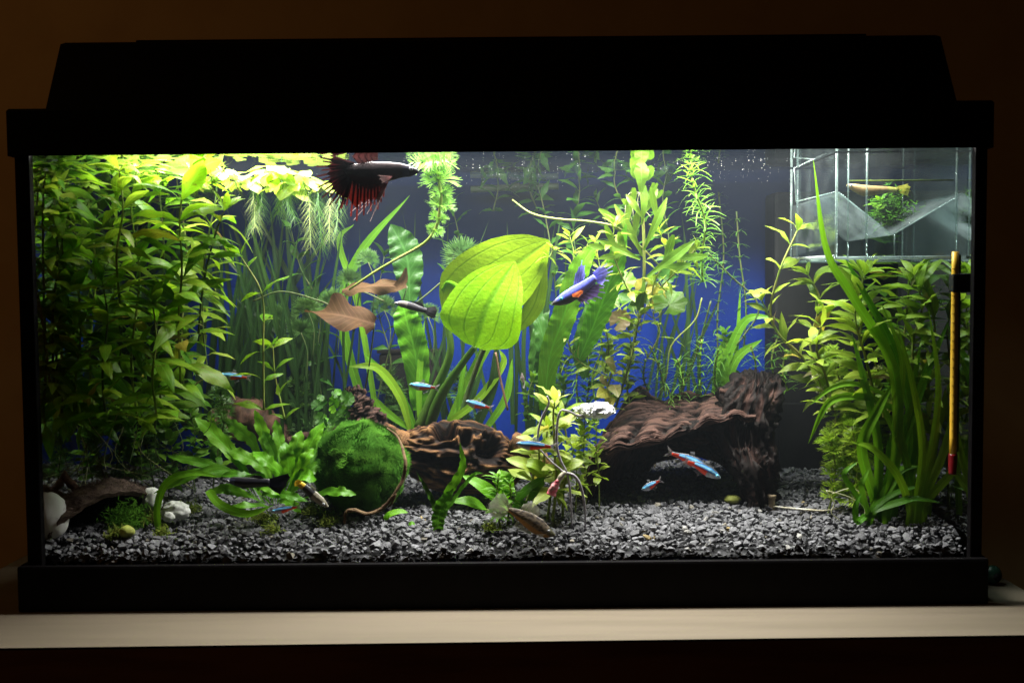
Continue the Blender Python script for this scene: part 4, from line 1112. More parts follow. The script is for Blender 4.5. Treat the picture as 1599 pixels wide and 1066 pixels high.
for i, (px, fans, s, lab) in enumerate([([(1330, 640, .09), (1310, 590, .09), (1300, 550, .09)], FANL, 1.0, 'yellow feathery stem just below the broad leaves'), ([(1325, 760, .08), (1320, 700, .08), (1330, 640, .08)], FANL, 1.0, 'lime feathery stem standing on the gravel near the long blades'),
                                        ([(1350, 770, .1), (1345, 720, .1), (1350, 660, .1)], FANL, .9, 'second lime feathery stem hidden partly by the long blades'), ([(1300, 700, .12), (1305, 650, .12), (1295, 610, .12)], FANL, .9, 'feathery stem nearest to the black filter'),
                                        ([(1290, 620, .075), (1282, 602, .075), (1276, 590, .075)], FANW, .5, 'feathery sprig bleached white beside the yellow feathery stem'), ([(1375, 590, .08), (1368, 570, .08), (1362, 560, .08)], FANW, .35, 'tiny white feathery sprig between the broad leaves'),
                                        ([(1480, 760, .12), (1485, 700, .12), (1480, 640, .12)], FAND, 1.1, 'dark feathery stem behind the thermometer bulb'), ([(1450, 770, .14), (1445, 710, .14), (1440, 660, .14)], FAND, 1.1, 'dark feathery stem behind the base of the blades')]):
    stem_plant('feathery_stem_plant', lab, px, fans, .0085, 4, .3, (s * .85, s * 1.2), .0008, M_stem, GR2, 3, leafname='feather_leaf', seed=170 + i)
GV = 'long strap-leaved plants in front of the breeding box'
blades('strap_leaf_plant', 'tall strap-leaved plant whose longest blade curves up to the surface', [
    ([(1385, 790, .045), (1400, 690, .045), (1392, 570, .04), (1335, 470, .035), (1290, 390, .035), (1270, 250, .035)], 8.6), ([(1380, 790, .05), (1425, 700, .05), (1400, 560, .05), (1350, 460, .05), (1318, 400, .05)], 7.3),
    ([(1375, 785, .05), (1405, 700, .05), (1440, 600, .05), (1490, 480, .06)], 7.9), ([(1370, 785, .05), (1370, 690, .045), (1350, 600, .045), (1330, 520, .05)], 7.3), ([(1365, 780, .05), (1345, 700, .04), (1370, 640, .04), (1400, 590, .045)], 8.6),
    ([(1390, 780, .06), (1430, 720, .06), (1425, 620, .06), (1440, 520, .06)], 7.3), ([(1395, 785, .055), (1390, 700, .055), (1420, 640, .055), (1412, 560, .055)], 7.3),
    ([(1400, 640, .05), (1350, 620, .045), (1295, 628, .04), (1262, 692, .04)], 5.9, M_grass), ([(1390, 620, .05), (1340, 600, .045), (1300, 605, .045), (1265, 632, .04)], 4.0, M_grass)], M_grass, group=GV, n=40, m=4, fold=.3)
blades('strap_leaf_plant', 'lime strap-leaved plant close to the side glass behind the thermometer', [
    ([(1470, 770, .1), (1478, 700, .1), (1462, 620, .09), (1436, 610, .09)], 5.3), ([(1480, 765, .1), (1500, 680, .1), (1505, 580, .1)], 5.9), ([(1490, 770, .09), (1480, 700, .09), (1490, 640, .09), (1500, 610, .09)], 5.3), ([(1460, 770, .11), (1450, 700, .11), (1440, 640, .11)], 4.6), ([(1485, 770, .12), (1510, 700, .12), (1512, 520, .12)], 5.3)], M_grassl, group=GV, n=24)
blades('strap_leaf_plant', 'plant of many thin bright blades between the long curved blade and the thermometer', [
    ([(1430, 790, .04), (1440, 700, .035), (1425, 600, .035), (1400, 500, .04)], 6), ([(1435, 790, .045), (1455, 700, .04), (1465, 600, .04), (1450, 480, .045)], 6), ([(1440, 785, .05), (1475, 700, .045), (1500, 600, .045), (1505, 500, .05)], 6.5),
    ([(1425, 790, .05), (1415, 720, .045), (1380, 640, .045), (1345, 600, .045)], 6), ([(1445, 785, .045), (1490, 730, .04), (1505, 670, .04)], 6.5), ([(1430, 790, .06), (1420, 690, .06), (1440, 590, .06), (1475, 520, .06)], 6), ([(1438, 788, .055), (1448, 720, .055), (1430, 650, .055), (1385, 560, .055)], 6), ([(1420, 792, .04), (1400, 740, .035), (1362, 700, .035), (1330, 690, .04)], 6.5),
    ([(1450, 790, .06), (1460, 690, .06), (1490, 560, .06), (1488, 460, .06)], 5.5), ([(1428, 790, .045), (1405, 660, .045), (1408, 560, .045), (1375, 470, .05)], 5.5)], M_grassl, group=GV, n=30)
for i_, (x_, y_, Y_, h_, lab_) in enumerate([(1300, 770, .07, 90, 'lime feathery bush at the foot of the filter'), (1335, 775, .06, 110, 'lime feathery bush pressed against the tall strap leaves'), (1370, 740, .09, 110, 'lime feathery bush behind the tall strap leaves'), (1410, 760, .1, 100, 'feathery bush behind the thin bright blades')]):
    stem_plant('feathery_stem_plant', lab_, [(x_, y_, Y_), (x_ + 4, y_ - h_ / 2, Y_), (x_ - 5, y_ - h_, Y_)], FANL, .0085, 5, .3, (.8, 1.25), .0008, M_stem, GR2, 3, leafname='feather_leaf', seed=190 + i_)
blades('sword_plant', 'small sword plant with broad ground leaves at the foot of the tall blades', [
    ([(1360, 800, .04), (1400, 785, .035), (1430, 778, .035), (1472, 785, .04)], 5.9), ([(1362, 800, .045), (1385, 765, .045), (1405, 735, .045), (1437, 727, .045)], 7.3), ([(1358, 802, .04), (1380, 780, .04), (1410, 765, .04), (1450, 755, .045)], 4.6),
    ([(1355, 800, .045), (1335, 770, .04), (1318, 740, .04), (1340, 720, .04)], 5.3), ([(1355, 800, .04), (1345, 760, .035), (1358, 730, .035)], 5.3), ([(1352, 805, .035), (1338, 815, .03), (1336, 790, .03), (1345, 770, .03)], 5.3), ([(1362, 800, .05), (1440, 770, .05), (1470, 758, .055)], 3.3)], M_fern, shape='blade', n=18, face=(0, -.8, .8), group='low broad-leaved plants on the gravel')

# dense growth behind and above the arch
L_mid = leafset(M_crinkd, .024, .0038, k=5); L_midl = leafset(M_hygr, .020, .0032, k=5)
GD = 'tangle of small leafy stems in the middle of the tank'
for i, (px, lv, sp, per, lab) in enumerate([
    ([(960, 640, .14), (945, 590, .14), (950, 540, .13), (938, 480, .13)], L_small, .0062, 4, 'lime small-leaved stem climbing past the crinkled blades'),
    ([(985, 640, .16), (978, 590, .16), (985, 540, .15), (975, 490, .15)], L_small, .0068, 4, 'small-leaved stem just before the fading brown leaves'),
    ([(915, 640, .17), (920, 580, .17), (912, 520, .17)], L_smalld, .0065, 4, 'dark small-leaved stem between the crinkled blades'),
    ([(885, 650, .17), (880, 600, .17), (892, 550, .17)], L_smalld, .0065, 4, 'dark small-leaved stem at the foot of the crinkled blades'),
    ([(1030, 450, .11), (1060, 420, .1), (1085, 390, .1)], L_midl, .010, 2, 'leafy side shoot reaching from the water fern to the waterweed'),
    ([(990, 470, .09), (970, 430, .09), (955, 385, .09), (962, 350, .09)], L_midl, .009, 3, 'twisting leafy shoot in front of the crinkled blades'),
    ([(1015, 480, .1), (1022, 440, .1), (1040, 400, .1), (1030, 360, .1)], L_midl, .010, 3, 'twisting leafy shoot to the side of the water fern'),
    ([(985, 560, .11), (992, 520, .11), (1000, 490, .11)], L_midl, .010, 3, 'leafy shoot below the scalloped round leaves'),
    ([(1000, 400, .17), (985, 340, .17), (960, 290, .17), (965, 250, .17)], L_mid, .012, 3, 'dim leafy stem between runner and water fern'),
    ([(1040, 440, .18), (1045, 380, .18), (1035, 310, .18), (1045, 255, .18)], L_mid, .012, 3, 'dim leafy stem between water fern and bright waterweed'),
    ([(905, 420, .19), (895, 360, .19), (905, 300, .19), (900, 255, .19)], L_mid, .013, 3, 'dim leafy stem above the blue betta'),
    ([(960, 480, .16), (940, 430, .16), (930, 380, .16)], L_midl, .010, 3, 'lighter leafy stem tip just behind the crinkled blades'),
    ([(900, 500, .15), (888, 450, .15), (896, 400, .15), (890, 370, .15)], L_midl, .011, 3, 'lighter leafy stem right behind the blue betta'),
    ([(770, 330, .22), (778, 290, .22), (770, 250, .22)], L_mid, .012, 2, 'faint leafy tip by the horizontal pipe'),
    ([(840, 330, .22), (826, 290, .22), (835, 250, .22)], L_mid, .011, 3, 'faint leafy tip above the runner end'),
    ([(1130, 620, .2), (1140, 570, .2), (1132, 520, .2)], L_smalld, .0065, 4, 'dark small-leaved stem behind the curved blades'),
    ([(505, 640, .2), (495, 560, .2), (500, 480, .2), (470, 420, .2), (455, 360, .2)], L_mid, .016, 2, 'dim leafy stem threading through the dark grass'),
    ([(600, 640, .21), (610, 560, .21), (590, 480, .21), (600, 400, .21)], L_mid, .016, 2, 'dim leafy stem behind the lily leaves'),
    ([(1010, 560, .15), (1030, 520, .15), (1020, 490, .15), (1035, 455, .14)], L_midl, .012, 2, 'leafy stem tip under the scalloped round leaves'),
    ([(700, 430, .22), (715, 370, .22), (705, 320, .22)], L_mid, .014, 2, 'faint leafy stem above the big round leaves'),
]):
    stem_plant('leafy_shoot', lab, px, lv, sp, per, .3, (.75, 1.15), .0007, M_stemd if lv in (L_mid, L_smalld) else M_stem, GD, 3, seed=500 + i, face=.4)
weed('second bushy waterweed tuft, darker, just right of the tuft behind the arch peak', [(1120, 620, .18), (1116, 580, .18), (1122, 545, .18)], WHD, .006, 1.4, 21)
weed('spreading waterweed tuft where the arch slopes down to the stump', [(1060, 620, .16), (1066, 590, .16), (1058, 560, .16)], WH, .006, 1.3, 22)
weed('waterweed tuft poking out between filter and stump top', [(1230, 610, .17), (1222, 580, .17), (1228, 545, .17)], WH, .008, 1.2, 23)
weed('lowest waterweed tuft at the left edge of the arch crest', [(1012, 610, .17), (1005, 590, .17), (1008, 560, .17)], WHD, .006, 1.3, 24)
weed('tall dim waterweed stem between water fern and filter', [(1125, 620, .22), (1120, 500, .22), (1130, 400, .22), (1122, 300, .22)], WHD, .010, 1.0, 25, M_stemd)
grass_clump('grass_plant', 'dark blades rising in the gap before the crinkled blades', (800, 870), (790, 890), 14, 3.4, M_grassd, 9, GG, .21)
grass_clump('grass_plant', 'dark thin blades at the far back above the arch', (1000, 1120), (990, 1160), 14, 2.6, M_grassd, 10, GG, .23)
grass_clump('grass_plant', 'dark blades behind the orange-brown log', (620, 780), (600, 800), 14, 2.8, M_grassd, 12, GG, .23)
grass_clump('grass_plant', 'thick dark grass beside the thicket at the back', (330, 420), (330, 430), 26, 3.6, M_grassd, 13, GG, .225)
grass_clump('grass_plant', 'very dark curtain of thin blades added to darken the back behind the thicket', (70, 330), (40, 350), 60, 6, M_shadeb, 14, GG, .245, (270, 420))
grass_clump('grass_plant', 'very dark curtain of thin blades added to darken the back above the fern clump', (330, 560), (320, 560), 30, 4, M_shadeb, 15, GG, .245, (300, 470))
bushes = [(720, 640, .2, 'low dark feathery bush behind the orange-brown log'), (610, 640, .21, 'low dark feathery bush behind the upright stub'), (860, 640, .2, 'low dark feathery bush behind the pale-leaved stems'), (470, 650, .2, 'low dark feathery bush behind the moss fern')]
for i, (x, y, Y, lab) in enumerate(bushes):
    stem_plant('feathery_stem_plant', lab, [(x, y + 30, Y), (x + 6, y - 10, Y), (x - 4, y - 50, Y)], FAND, .009, 5, .4, (1.0, 1.5), .0008, M_stemd, 'low dark feathery bushes along the back', 3, leafname='feather_leaf', seed=600 + i)

# ------------------------------------------------------------------ foreground centre plants
GP = 'pale bright stems planted beside the arch'
stem_plant('stem_plant', 'tall bright stem with pale star of leaves on top beside the foil lump', [(868, 760, .045), (866, 700, .045), (864, 650, .045), (866, 628, .045)], L_pale, .018, 4, .1, (.75, 1.05), .0012, M_stem, GP, 4, seed=201, face=.6)
stem_plant('stem_plant', 'bright stem whose pale leaves lie behind the front neon fish', [(832, 745, .055), (842, 715, .055), (838, 690, .05)], L_pale, .013, 3, .2, (.8, 1.15), .0011, M_stem, GP, 3, seed=202, face=.6)
stem_plant('stem_plant', 'shorter green stem in the middle of the pale bunch', [(860, 760, .06), (850, 720, .065), (855, 670, .065)], L_hygr, .014, 4, .2, (.55, .8), .0011, M_stem, GP, 4, seed=203, face=.5)
stem_plant('stem_plant', 'green stem spreading toward the arch foot', [(880, 765, .06), (890, 730, .06), (895, 700, .06)], L_hygr, .015, 4, .1, (.6, .8), .0011, M_stem, GP, 4, seed=204, face=.5)
stem_plant('stem_plant', 'lime stem behind the pale bunch reaching for the foil lump', [(880, 740, .1), (885, 690, .1), (878, 650, .1)], L_hygr, .015, 4, .2, (.5, .8), .0011, M_stem, GP, 4, seed=205, face=.5)
GQ = 'small-leaved bushy stems against the foot of the arch'
for i, (x, y0, y1, Y, lab) in enumerate([(915, 755, 650, .07, 'small-leaved bushy stem right below the foil lump'), (935, 740, 655, .085, 'small-leaved bushy stem touching the arch side'), (900, 760, 680, .075, 'small-leaved bushy stem next to the pale bunch'), (920, 720, 665, .1, 'small-leaved stem half hidden behind the others'),
                                         (825, 655, 590, .15, 'small-leaved stem behind the pale star of leaves'), (975, 600, 545, .17, 'small-leaved stem between crinkled blades and the arch peak')]):
    stem_plant('small_leaf_plant', lab, [(x, y0, Y), (x + R.uniform(-5, 5), (y0 + y1) / 2, Y), (x + R.uniform(-6, 8), y1, Y)], L_small if i < 4 else L_smalld, .0062, 3, .25, (.7, 1.05), .0006, M_stem, GQ, 4, seed=210 + i)
GT = 'low bright plants on the gravel before the central driftwood'
stem_plant('small_leaf_plant', 'low narrow-leaved tuft right behind the brown speckled fish', [(778, 800, .03), (776, 770, .03), (778, 745, .03)], leafset(M_needle, .013, .0020, 'lance', 3, n=5, m=2), .0032, 5, .15, (.8, 1.1), .0009, M_stem, GT, 4, seed=220)
stem_plant('small_leaf_plant', 'second low narrow-leaved tuft, paler, nearer the arch', [(795, 795, .04), (798, 775, .04), (796, 755, .04)], leafset(M_needle, .012, .002, 'lance', 3, n=5, m=2), .0038, 5, .15, (.8, 1.1), .0009, M_stem, GT, 4, seed=221)
bl = thing('broad_leaf_plant', 'low plant with rounded glossy leaves beside the pink-tipped cord', 'aquarium plant', at(800, 795, .05), GT)
for i, (x0, y0, x1, y1, W, mt) in enumerate([(792, 778, 782, 734, 15, M_crink), (800, 790, 852, 745, 8, M_fern), (800, 790, 835, 800, 9, M_fern), (788, 790, 722, 742, 11, M_crink), (760, 795, 705, 782, 9, M_fern), (852, 745, 790, 716, 12, M_hygr), (858, 740, 815, 722, 11, M_hygr), (862, 742, 912, 720, 12, M_hygr), (848, 748, 826, 782, 10, M_fern), (862, 735, 895, 712, 9, M_hygr)]):
    part('leaf', ribbon([at(x0, y0, .05), at((x0 + x1) / 2, (y0 + y1) / 2 - 6, .042), at(x1, y1, .045)], leafw(W * U(.05), 'oval'), (0, -.75, .8), 14, 4, .15, .12, 3, 0, i), mt, bl)
    part('stalk', tube([at(x0, y0, .05), at((x0 + 815) / 2, y0 + 12, .052), at(815, 800, .055)], .0007, 8, 5), M_stem, bl)
blades('blade_fern', 'small upright fern with notched blades in front of the central driftwood', [
    ([(688, 812, .035), (700, 770, .033), (722, 730, .03), (718, 690, .03)], 7), ([(686, 812, .035), (672, 775, .035), (650, 735, .035)], 4, M_moss), ([(684, 812, .03), (690, 790, .03), (708, 762, .03)], 11), ([(688, 810, .035), (735, 745, .035), (755, 738, .035)], 3)], M_fern, shape='blade', n=30, m=4, ripple=.3, rfreq=14, lobes=.35, group=GT)
blades('fern_clump', 'small leaf cluster lying on gravel before the twig end', [([(602, 812, .03), (608, 803, .03), (625, 798, .03), (637, 800, .03)], 6), ([(602, 812, .03), (603, 806, .03), (608, 800, .03)], 4)], M_crink, n=10, face=(0, -.6, .8), group=GT, shape='oval')
blades('fern_clump', 'tiny green leaf lying alone on the gravel before the moss ball', [([(638, 820, .02), (643, 816, .02), (648, 819, .02)], 3.5)], M_crink, n=8, face=(0, -.6, .8), group=GT, shape='oval')

# ------------------------------------------------------------------ fern clump
fc = thing('fern_clump', 'big bright fern clump with wavy lobed leaves beside the moss ball', 'aquarium plant', ong(430, 790))
fb = ong(430, 785)
fspec = [((372, 720), (305, 652), 16, .09), ((360, 740), (262, 712), 10, .08), ((350, 730), (240, 770), 8, .055), ((400, 700), (350, 655), 15, .1), ((420, 710), (398, 640), 13, .1), ((415, 735), (352, 700), 15, .08), ((440, 715), (430, 655), 12, .1),
         ((455, 730), (470, 672), 15, .07), ((470, 725), (505, 660), 15, .08), ((478, 740), (510, 672), 12, .10), ((500, 770), (556, 772), 11, .035), ((460, 760), (500, 722), 14, .06), ((440, 745), (395, 705), 16, .05), ((450, 740), (445, 690), 15, .05),
         ((380, 770), (330, 765), 12, .05), ((400, 750), (345, 742), 11, .05), ((465, 745), (494, 748), 15, .05), ((430, 760), (380, 745), 15, .045), ((440, 780), (470, 800), 10, .04), ((420, 790), (352, 795), 9, .035), ((460, 745), (490, 700), 13, .06),
         ((430, 720), (410, 672), 12, .09), ((400, 760), (440, 772), 12, .035), ((480, 725), (520, 690), 10, .12), ((490, 700), (530, 650), 10, .13), ((380, 745), (290, 735), 10, .07), ((410, 770), (480, 782), 10, .035), ((355, 700), (318, 690), 12, .1)]
for i, (mid, tip, W, Y) in enumerate(fspec):
    b_ = (430 + (mid[0] - 430) * .3, 786)
    mt = M_fern if i % 4 else M_crink
    part('leaf', ribbon([at(b_[0], b_[1], .065), at(mid[0], mid[1], (Y + .06) / 2), at((mid[0] * .45 + tip[0] * .55), (mid[1] * .45 + tip[1] * .55) - 4, Y - .006), at(tip[0], tip[1], Y)], leafw(W * U(Y) * .74, 'spoon'), (R.uniform(-.4, .4), -1, R.uniform(.2, 1.1)), 24, 6, .15, .32, 8, .22, i * 1.3), mt, fc)
blades('strap_leaf_plant', 'arching blade from the white stone toward the fern clump', [([(246, 790, .035), (262, 752, .035), (300, 738, .035), (345, 745, .04)], 6)], M_crink, n=20)
blades('strap_leaf_plant', 'curved green leaf lying on the gravel below the black guppy', [([(325, 765, .03), (345, 788, .025), (385, 802, .022), (424, 790, .022)], 7)], M_crink, n=20, face=(0, -1, .6))
GLF = 'low dim foliage at the foot of the thicket'
for i_, (x_, y_, Y_, lab_) in enumerate([(265, 745, .13, 'low small-leaved shoot behind the arching blade'), (300, 720, .16, 'low small-leaved shoot under the dim reddish driftwood'), (210, 740, .17, 'low small-leaved shoot behind the coconut rim'), (335, 735, .12, 'low small-leaved shoot beside the fern clump'), (170, 735, .2, 'low small-leaved shoot at the back behind the coconut shell'), (245, 720, .21, 'low small-leaved shoot furthest back under the thicket')]):
    stem_plant('small_leaf_plant', lab_, [(x_, y_, Y_), (x_ + 5, y_ - 35, Y_), (x_ - 3, y_ - 75, Y_)], L_smalld, .0058, 4, .3, (1.0, 1.5), .0006, M_stemd, GLF, 4, seed=700 + i_)
# climbing leaves on the driftwood stub
t = thing('moss_fern', 'curly light green moss fern growing on the upright wood stub', 'aquarium plant', at(525, 660, .12))
for i in range(22):
    x, y, Y = R.uniform(495, 545), R.uniform(610, 665), R.uniform(.1, .13)
    part('leaf', roundleaf(x, y, Y, R.uniform(6, 12), i, (R.uniform(-.8, .8), -1, R.uniform(-.2, 1))), R.choice([M_fern, M_crink, M_crinkd]), t)

# ------------------------------------------------------------------ driftwood
def displaced(geo, amp, freq, grain=(1, 1, 1), seed=0, ridge=True, extra=None, uvg=None):
    """push points along the surface normal by ridged noise; its value goes into Col for the grain's colour"""
    V, F, UV = geo
    me = bpy.data.meshes.new('tmp'); me.from_pydata([tuple(v) for v in V], [], F); me.update()
    N = [v.normal.copy() for v in me.vertices]
    bpy.data.meshes.remove(me)
    out, C = [], []
    for v, n, uv in zip(V, N, UV):
        v = Vector(v)
        q = Vector((v.x * grain[0], v.y * grain[1], v.z * grain[2])) * freq + Vector((seed, seed, 0))
        q += Vector((1, 1, 1)) * .6 * noise.noise(v * 35)
        a = noise.noise(q); b = noise.noise(q * 2.3); c = noise.noise(v * 160)
        r_ = (1 - abs(a) * 2) if ridge else a
        if uvg:
            w1 = noise.noise(v * 22) * .35
            g1 = noise.noise(Vector((uv[0] * uvg[0] + seed, uv[1] * uvg[1] + w1 * 2, 3)))
            g2 = noise.noise(Vector((uv[0] * uvg[0] * 1.5, uv[1] * uvg[1] * 1.9 + w1 * 3, 7 + seed)))
            g3 = noise.noise(Vector((uv[0] * uvg[0] * 5, uv[1] * uvg[1] * 4.5 + w1 * 3, 1 + seed)))
            h = .16 * r_ + .25 - 1.5 * max(0, 1 - abs(g1) * 6.5) - 1.0 * max(0, 1 - abs(g2) * 5.5) + .16 * noise.noise(v * 60) + .14 * c
        else: h = .62 * r_ + .3 * b + .12 * c
        e = extra(v, uv) if extra else 0.0
        out.append(v + n * (amp * h) + (n * e))
        k = max(0, min(1, .5 + .6 * h + max(-.2, min(.25, e * 130))))  # extra adds band colour and, in dents, painted shade
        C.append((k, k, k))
    return out, F, UV, C
def loft(curves, nu, nv, closed=True):
    C = [catmull(c, nu) for c in curves]
    def fn(u, v):
        i = min(int(round(u * nu)), nu)
        pts = [c[i] for c in C]
        k = len(pts)
        t = v * k; j = int(t) % k; f = t - int(t)
        a, b, c, d = pts[(j - 1) % k], pts[j], pts[(j + 1) % k], pts[(j + 2) % k]
        return 0.5 * ((2 * b) + (c - a) * f + (2 * a - 5 * b + 4 * c - d) * f * f + (3 * b - a - 3 * c + d) * f ** 3)
    return gridf(fn, nu, nv, cv=True)
def cv(pts, Y): return [at(x, y, Y if not isinstance(Y, (list, tuple)) else Y[i]) for i, (x, y) in enumerate(pts)]
Fr = cv([(902, 776), (905, 756), (914, 738), (920, 718), (934, 704), (948, 700), (965, 688), (986, 691), (1012, 680), (1036, 682), (1060, 666), (1082, 668), (1105, 650), (1127, 654), (1150, 643), (1165, 650), (1180, 650)], .095)
Mo = cv([(915, 772), (928, 712), (952, 668), (985, 645), (1030, 640), (1072, 640), (1112, 632), (1150, 632), (1185, 640)], .14)
Ba = cv([(935, 765), (940, 730), (950, 700), (956, 668), (974, 652), (984, 628), (1003, 606), (1018, 620), (1042, 631), (1058, 620), (1082, 614), (1100, 623), (1120, 618), (1136, 628), (1152, 626), (1168, 632), (1185, 632)], .185)
Kb = cv([(985, 768), (1000, 735), (1022, 712), (1052, 702), (1080, 700), (1105, 704), (1130, 715), (1150, 735), (1175, 765)], .212)
Ki = cv([(988, 771), (1002, 740), (1024, 717), (1053, 707), (1080, 705), (1104, 709), (1128, 720), (1147, 740), (1170, 770)], .204)
Bi = cv([(955, 776), (966, 720), (990, 680), (1015, 652), (1045, 652), (1082, 645), (1118, 650), (1148, 655), (1175, 665)], .175)
Mi = cv([(935, 778), (945, 735), (966, 705), (992, 680), (1030, 672), (1070, 666), (1108, 656), (1146, 656), (1172, 665)], .14)
Fi = cv([(912, 782), (922, 748), (940, 716), (968, 702), (1013, 694), (1060, 679), (1104, 662), (1146, 656), (1175, 660)], .103)
dw = thing('driftwood', 'hollow dark reddish-brown driftwood arch over a gravel cave', 'driftwood', at(1050, 790, .1))
g = loft([Fr, Mo, Ba, Kb, Ki, Bi, Mi, Fi], 260, 330)
part('arch', displaced(g, .0038, 60, (.45, .8, 1.9), 3, uvg=(4.5, 42)), M_wood1, dw)
stump = catmull(cv([(1190, 795), (1186, 760), (1176, 722), (1165, 690), (1163, 655), (1172, 622), (1184, 596), (1186, 590)], [.098, .101, .105, .113, .118, .123, .133, .133]), 90)
def stumpf(u, v):
    i = int(round(u * 90)); p = stump[i]
    r_ = lerp1([12, 17, 31, 33, 37, 38, 30, 5], u) * U(.1)
    a = v * 2 * PI
    k = 1 + .16 * math.sin(a * 3 + u * 5) + .10 * math.sin(a * 5 - u * 9)
    return p + Vector((math.cos(a) * r_ * k, math.sin(a) * r_ * k * .9, 0))
part('stump', displaced(gridf(stumpf, 90, 160, cv=True), .0052, 62, (1.7, 1.5, .5), 9, uvg=(3.6, 20)), M_wood1, dw)
part('root_foot', displaced(tube(cv([(1172, 720), (1170, 750), (1167, 790)], .112), [.014, .009, .004], 30, 24), .003, 80, (1.6, 1.6, .5), 5), M_wood1, dw)
part('knot', displaced(tube(cv([(1125, 610), (1140, 612), (1160, 622)], .125), [.002, .004, .009], 24, 20), .002, 90, (1, 1, 1), 2), M_wood1, dw)

dc = thing('driftwood', 'orange-brown banded driftwood log with dark holes, behind the small notched fern', 'driftwood', at(720, 745, .1))
topc = catmull(cv([(612, 688), (650, 668), (690, 659), (730, 657), (768, 668), (800, 688), (835, 708)], .115), 170)
botc = catmull(cv([(612, 712), (650, 748), (690, 765), (730, 768), (768, 764), (800, 755), (835, 735)], .115), 170)
def logf(u, v):
    i = int(round(u * 170)); c = (topc[i] + botc[i]) / 2; h = (topc[i] - botc[i]).length / 2
    a = v * 2 * PI
    return c + Vector((0, -math.cos(a) * h * .85 - 0.0, math.sin(a) * h))
holes = [(694, 676, 21, 13, .020), (727, 684, 11, 12, .016), (764, 702, 22, 20, .022), (660, 715, 24, 9, .010), (760, 681, 9, 6, .008), (812, 722, 14, 9, .012), (705, 722, 25, 14, .013)]
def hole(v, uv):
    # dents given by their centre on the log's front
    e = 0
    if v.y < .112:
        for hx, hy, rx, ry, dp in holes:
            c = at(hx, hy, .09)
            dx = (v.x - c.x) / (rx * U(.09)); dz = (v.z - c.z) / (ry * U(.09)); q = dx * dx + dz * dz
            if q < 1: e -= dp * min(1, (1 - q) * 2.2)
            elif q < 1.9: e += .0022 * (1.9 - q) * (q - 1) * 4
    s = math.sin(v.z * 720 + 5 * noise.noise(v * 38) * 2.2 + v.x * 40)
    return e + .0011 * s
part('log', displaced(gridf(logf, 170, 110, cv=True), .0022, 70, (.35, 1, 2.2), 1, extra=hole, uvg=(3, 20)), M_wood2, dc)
part('branch', displaced(tube(cv([(800, 690), (830, 704), (850, 722), (862, 735)], [.09, .085, .08, .08]), [.010, .008, .006, .003], 40, 24), .002, 90, (.5, 1, 2), 4), M_wood2, dc)
part('branch', displaced(tube(cv([(596, 668), (612, 680), (640, 696)], .11), [.006, .008, .010], 30, 24), .002, 90, (.5, 1, 2), 6), M_wood2, dc)

ds = thing('driftwood', 'small knobbly upright driftwood stub behind the moss ball', 'driftwood', at(570, 690, .13))
part('stub', displaced(tube(cv([(585, 700), (576, 665), (568, 640), (560, 622), (548, 612), (541, 606)], .13), [.024, .019, .012, .009, .006, .002], 80, 60, .5), .0035, 90, (1, 1, .6), 4, uvg=(5, 10)), M_wood1, ds)
part('root', displaced(tube(cv([(600, 668), (560, 668), (500, 680), (450, 690)], .14), [.010, .010, .007, .004], 60, 24, .4), .002, 90, (.5, 1, 1.6), 7), M_wood1, ds)
db = thing('driftwood', 'dim reddish driftwood far back above the fern clump', 'driftwood', at(380, 700, .2))
part('log', displaced(tube(cv([(325, 690), (350, 662), (385, 655), (425, 672), (460, 700)], .2), [.006, .018, .022, .014, .005], 60, 36, .4), .003, 70, (.5, 1, 2), 8), M_wood3, db)
dst = thing('stick', 'thin dark stick leaning on the coconut shell', 'stick', at(118, 770, .06))
part('stick_shaft', displaced(tube(cv([(128, 772), (105, 748), (85, 722), (72, 695)], .06), [.0034, .003, .0036, .006], 30, 16, .3), .001, 120, (1, 1, 1), 3), M_wood3, dst)
part('stick_fork', displaced(tube(cv([(74, 700), (66, 688), (62, 680)], .06), [.005, .003, .001], 12, 12, .3), .001, 120, (1, 1, 1), 5), M_wood3, dst)
tw = thing('twig', 'thin knobbly brown twig curving down the front of the moss ball', 'twig', ong(541, 816))
part('twig_shaft', tube(cv([(604, 668), (622, 684), (632, 715), (630, 745), (615, 772), (598, 792), (575, 802), (552, 796), (540, 800), (538, 818)], [.06, .055, .03, .028, .025, .025, .022, .02, .02, .02]), [.0009, .0011, .0015, .0016, .0013, .0018, .0014, .0016, .0014, .0008], 80, 10, .45, 3), M_twig, tw)
part('twig_spur', tube(cv([(618, 770), (612, 785), (606, 792)], .025), [.0014, .001, .0005], 10, 6), M_twig, tw)

# ------------------------------------------------------------------ moss ball
mb = thing('moss_ball', 'large dark green velvety moss ball', 'moss ball', at(566, 800, .07))
mc = at(563, 727, .085)
mr = Vector((71 * U(.085), .044, 67 * U(.085)))
g = sphereg(mc, mr, 64, 40, .10, 2.2, 3)
part('ball', g, M_mossb, mb)
gs = []
rr = random.Random(3)
VV, FF = [], []
for i in range(26000):
    d = Vector((rr.gauss(0, 1), rr.gauss(0, 1), rr.gauss(0, 1))).normalized()
    if d.y > .45: continue
    k = 1 + .10 * noise.fractal(d * 2.2 + Vector((3, 0, 0)), 1.0, 2.0, 3)
    p = mc + Vector((d.x * mr.x, d.y * mr.y, d.z * mr.z)) * k
    # tufts comb the threads into locks
    fl_ = Vector((noise.noise(p * 55), noise.noise(p * 55 + Vector((7, 0, 0))), noise.noise(p * 55 + Vector((0, 9, 0)))))
    t_ = (d + fl_ * 1.5).normalized()
    s_ = t_.orthogonal().normalized() * .00028
    L = rr.uniform(.0016, .0042)
    b = len(VV)
    VV += [p - s_, p + s_, p + t_ * L]; FF.append((b, b + 1, b + 2))
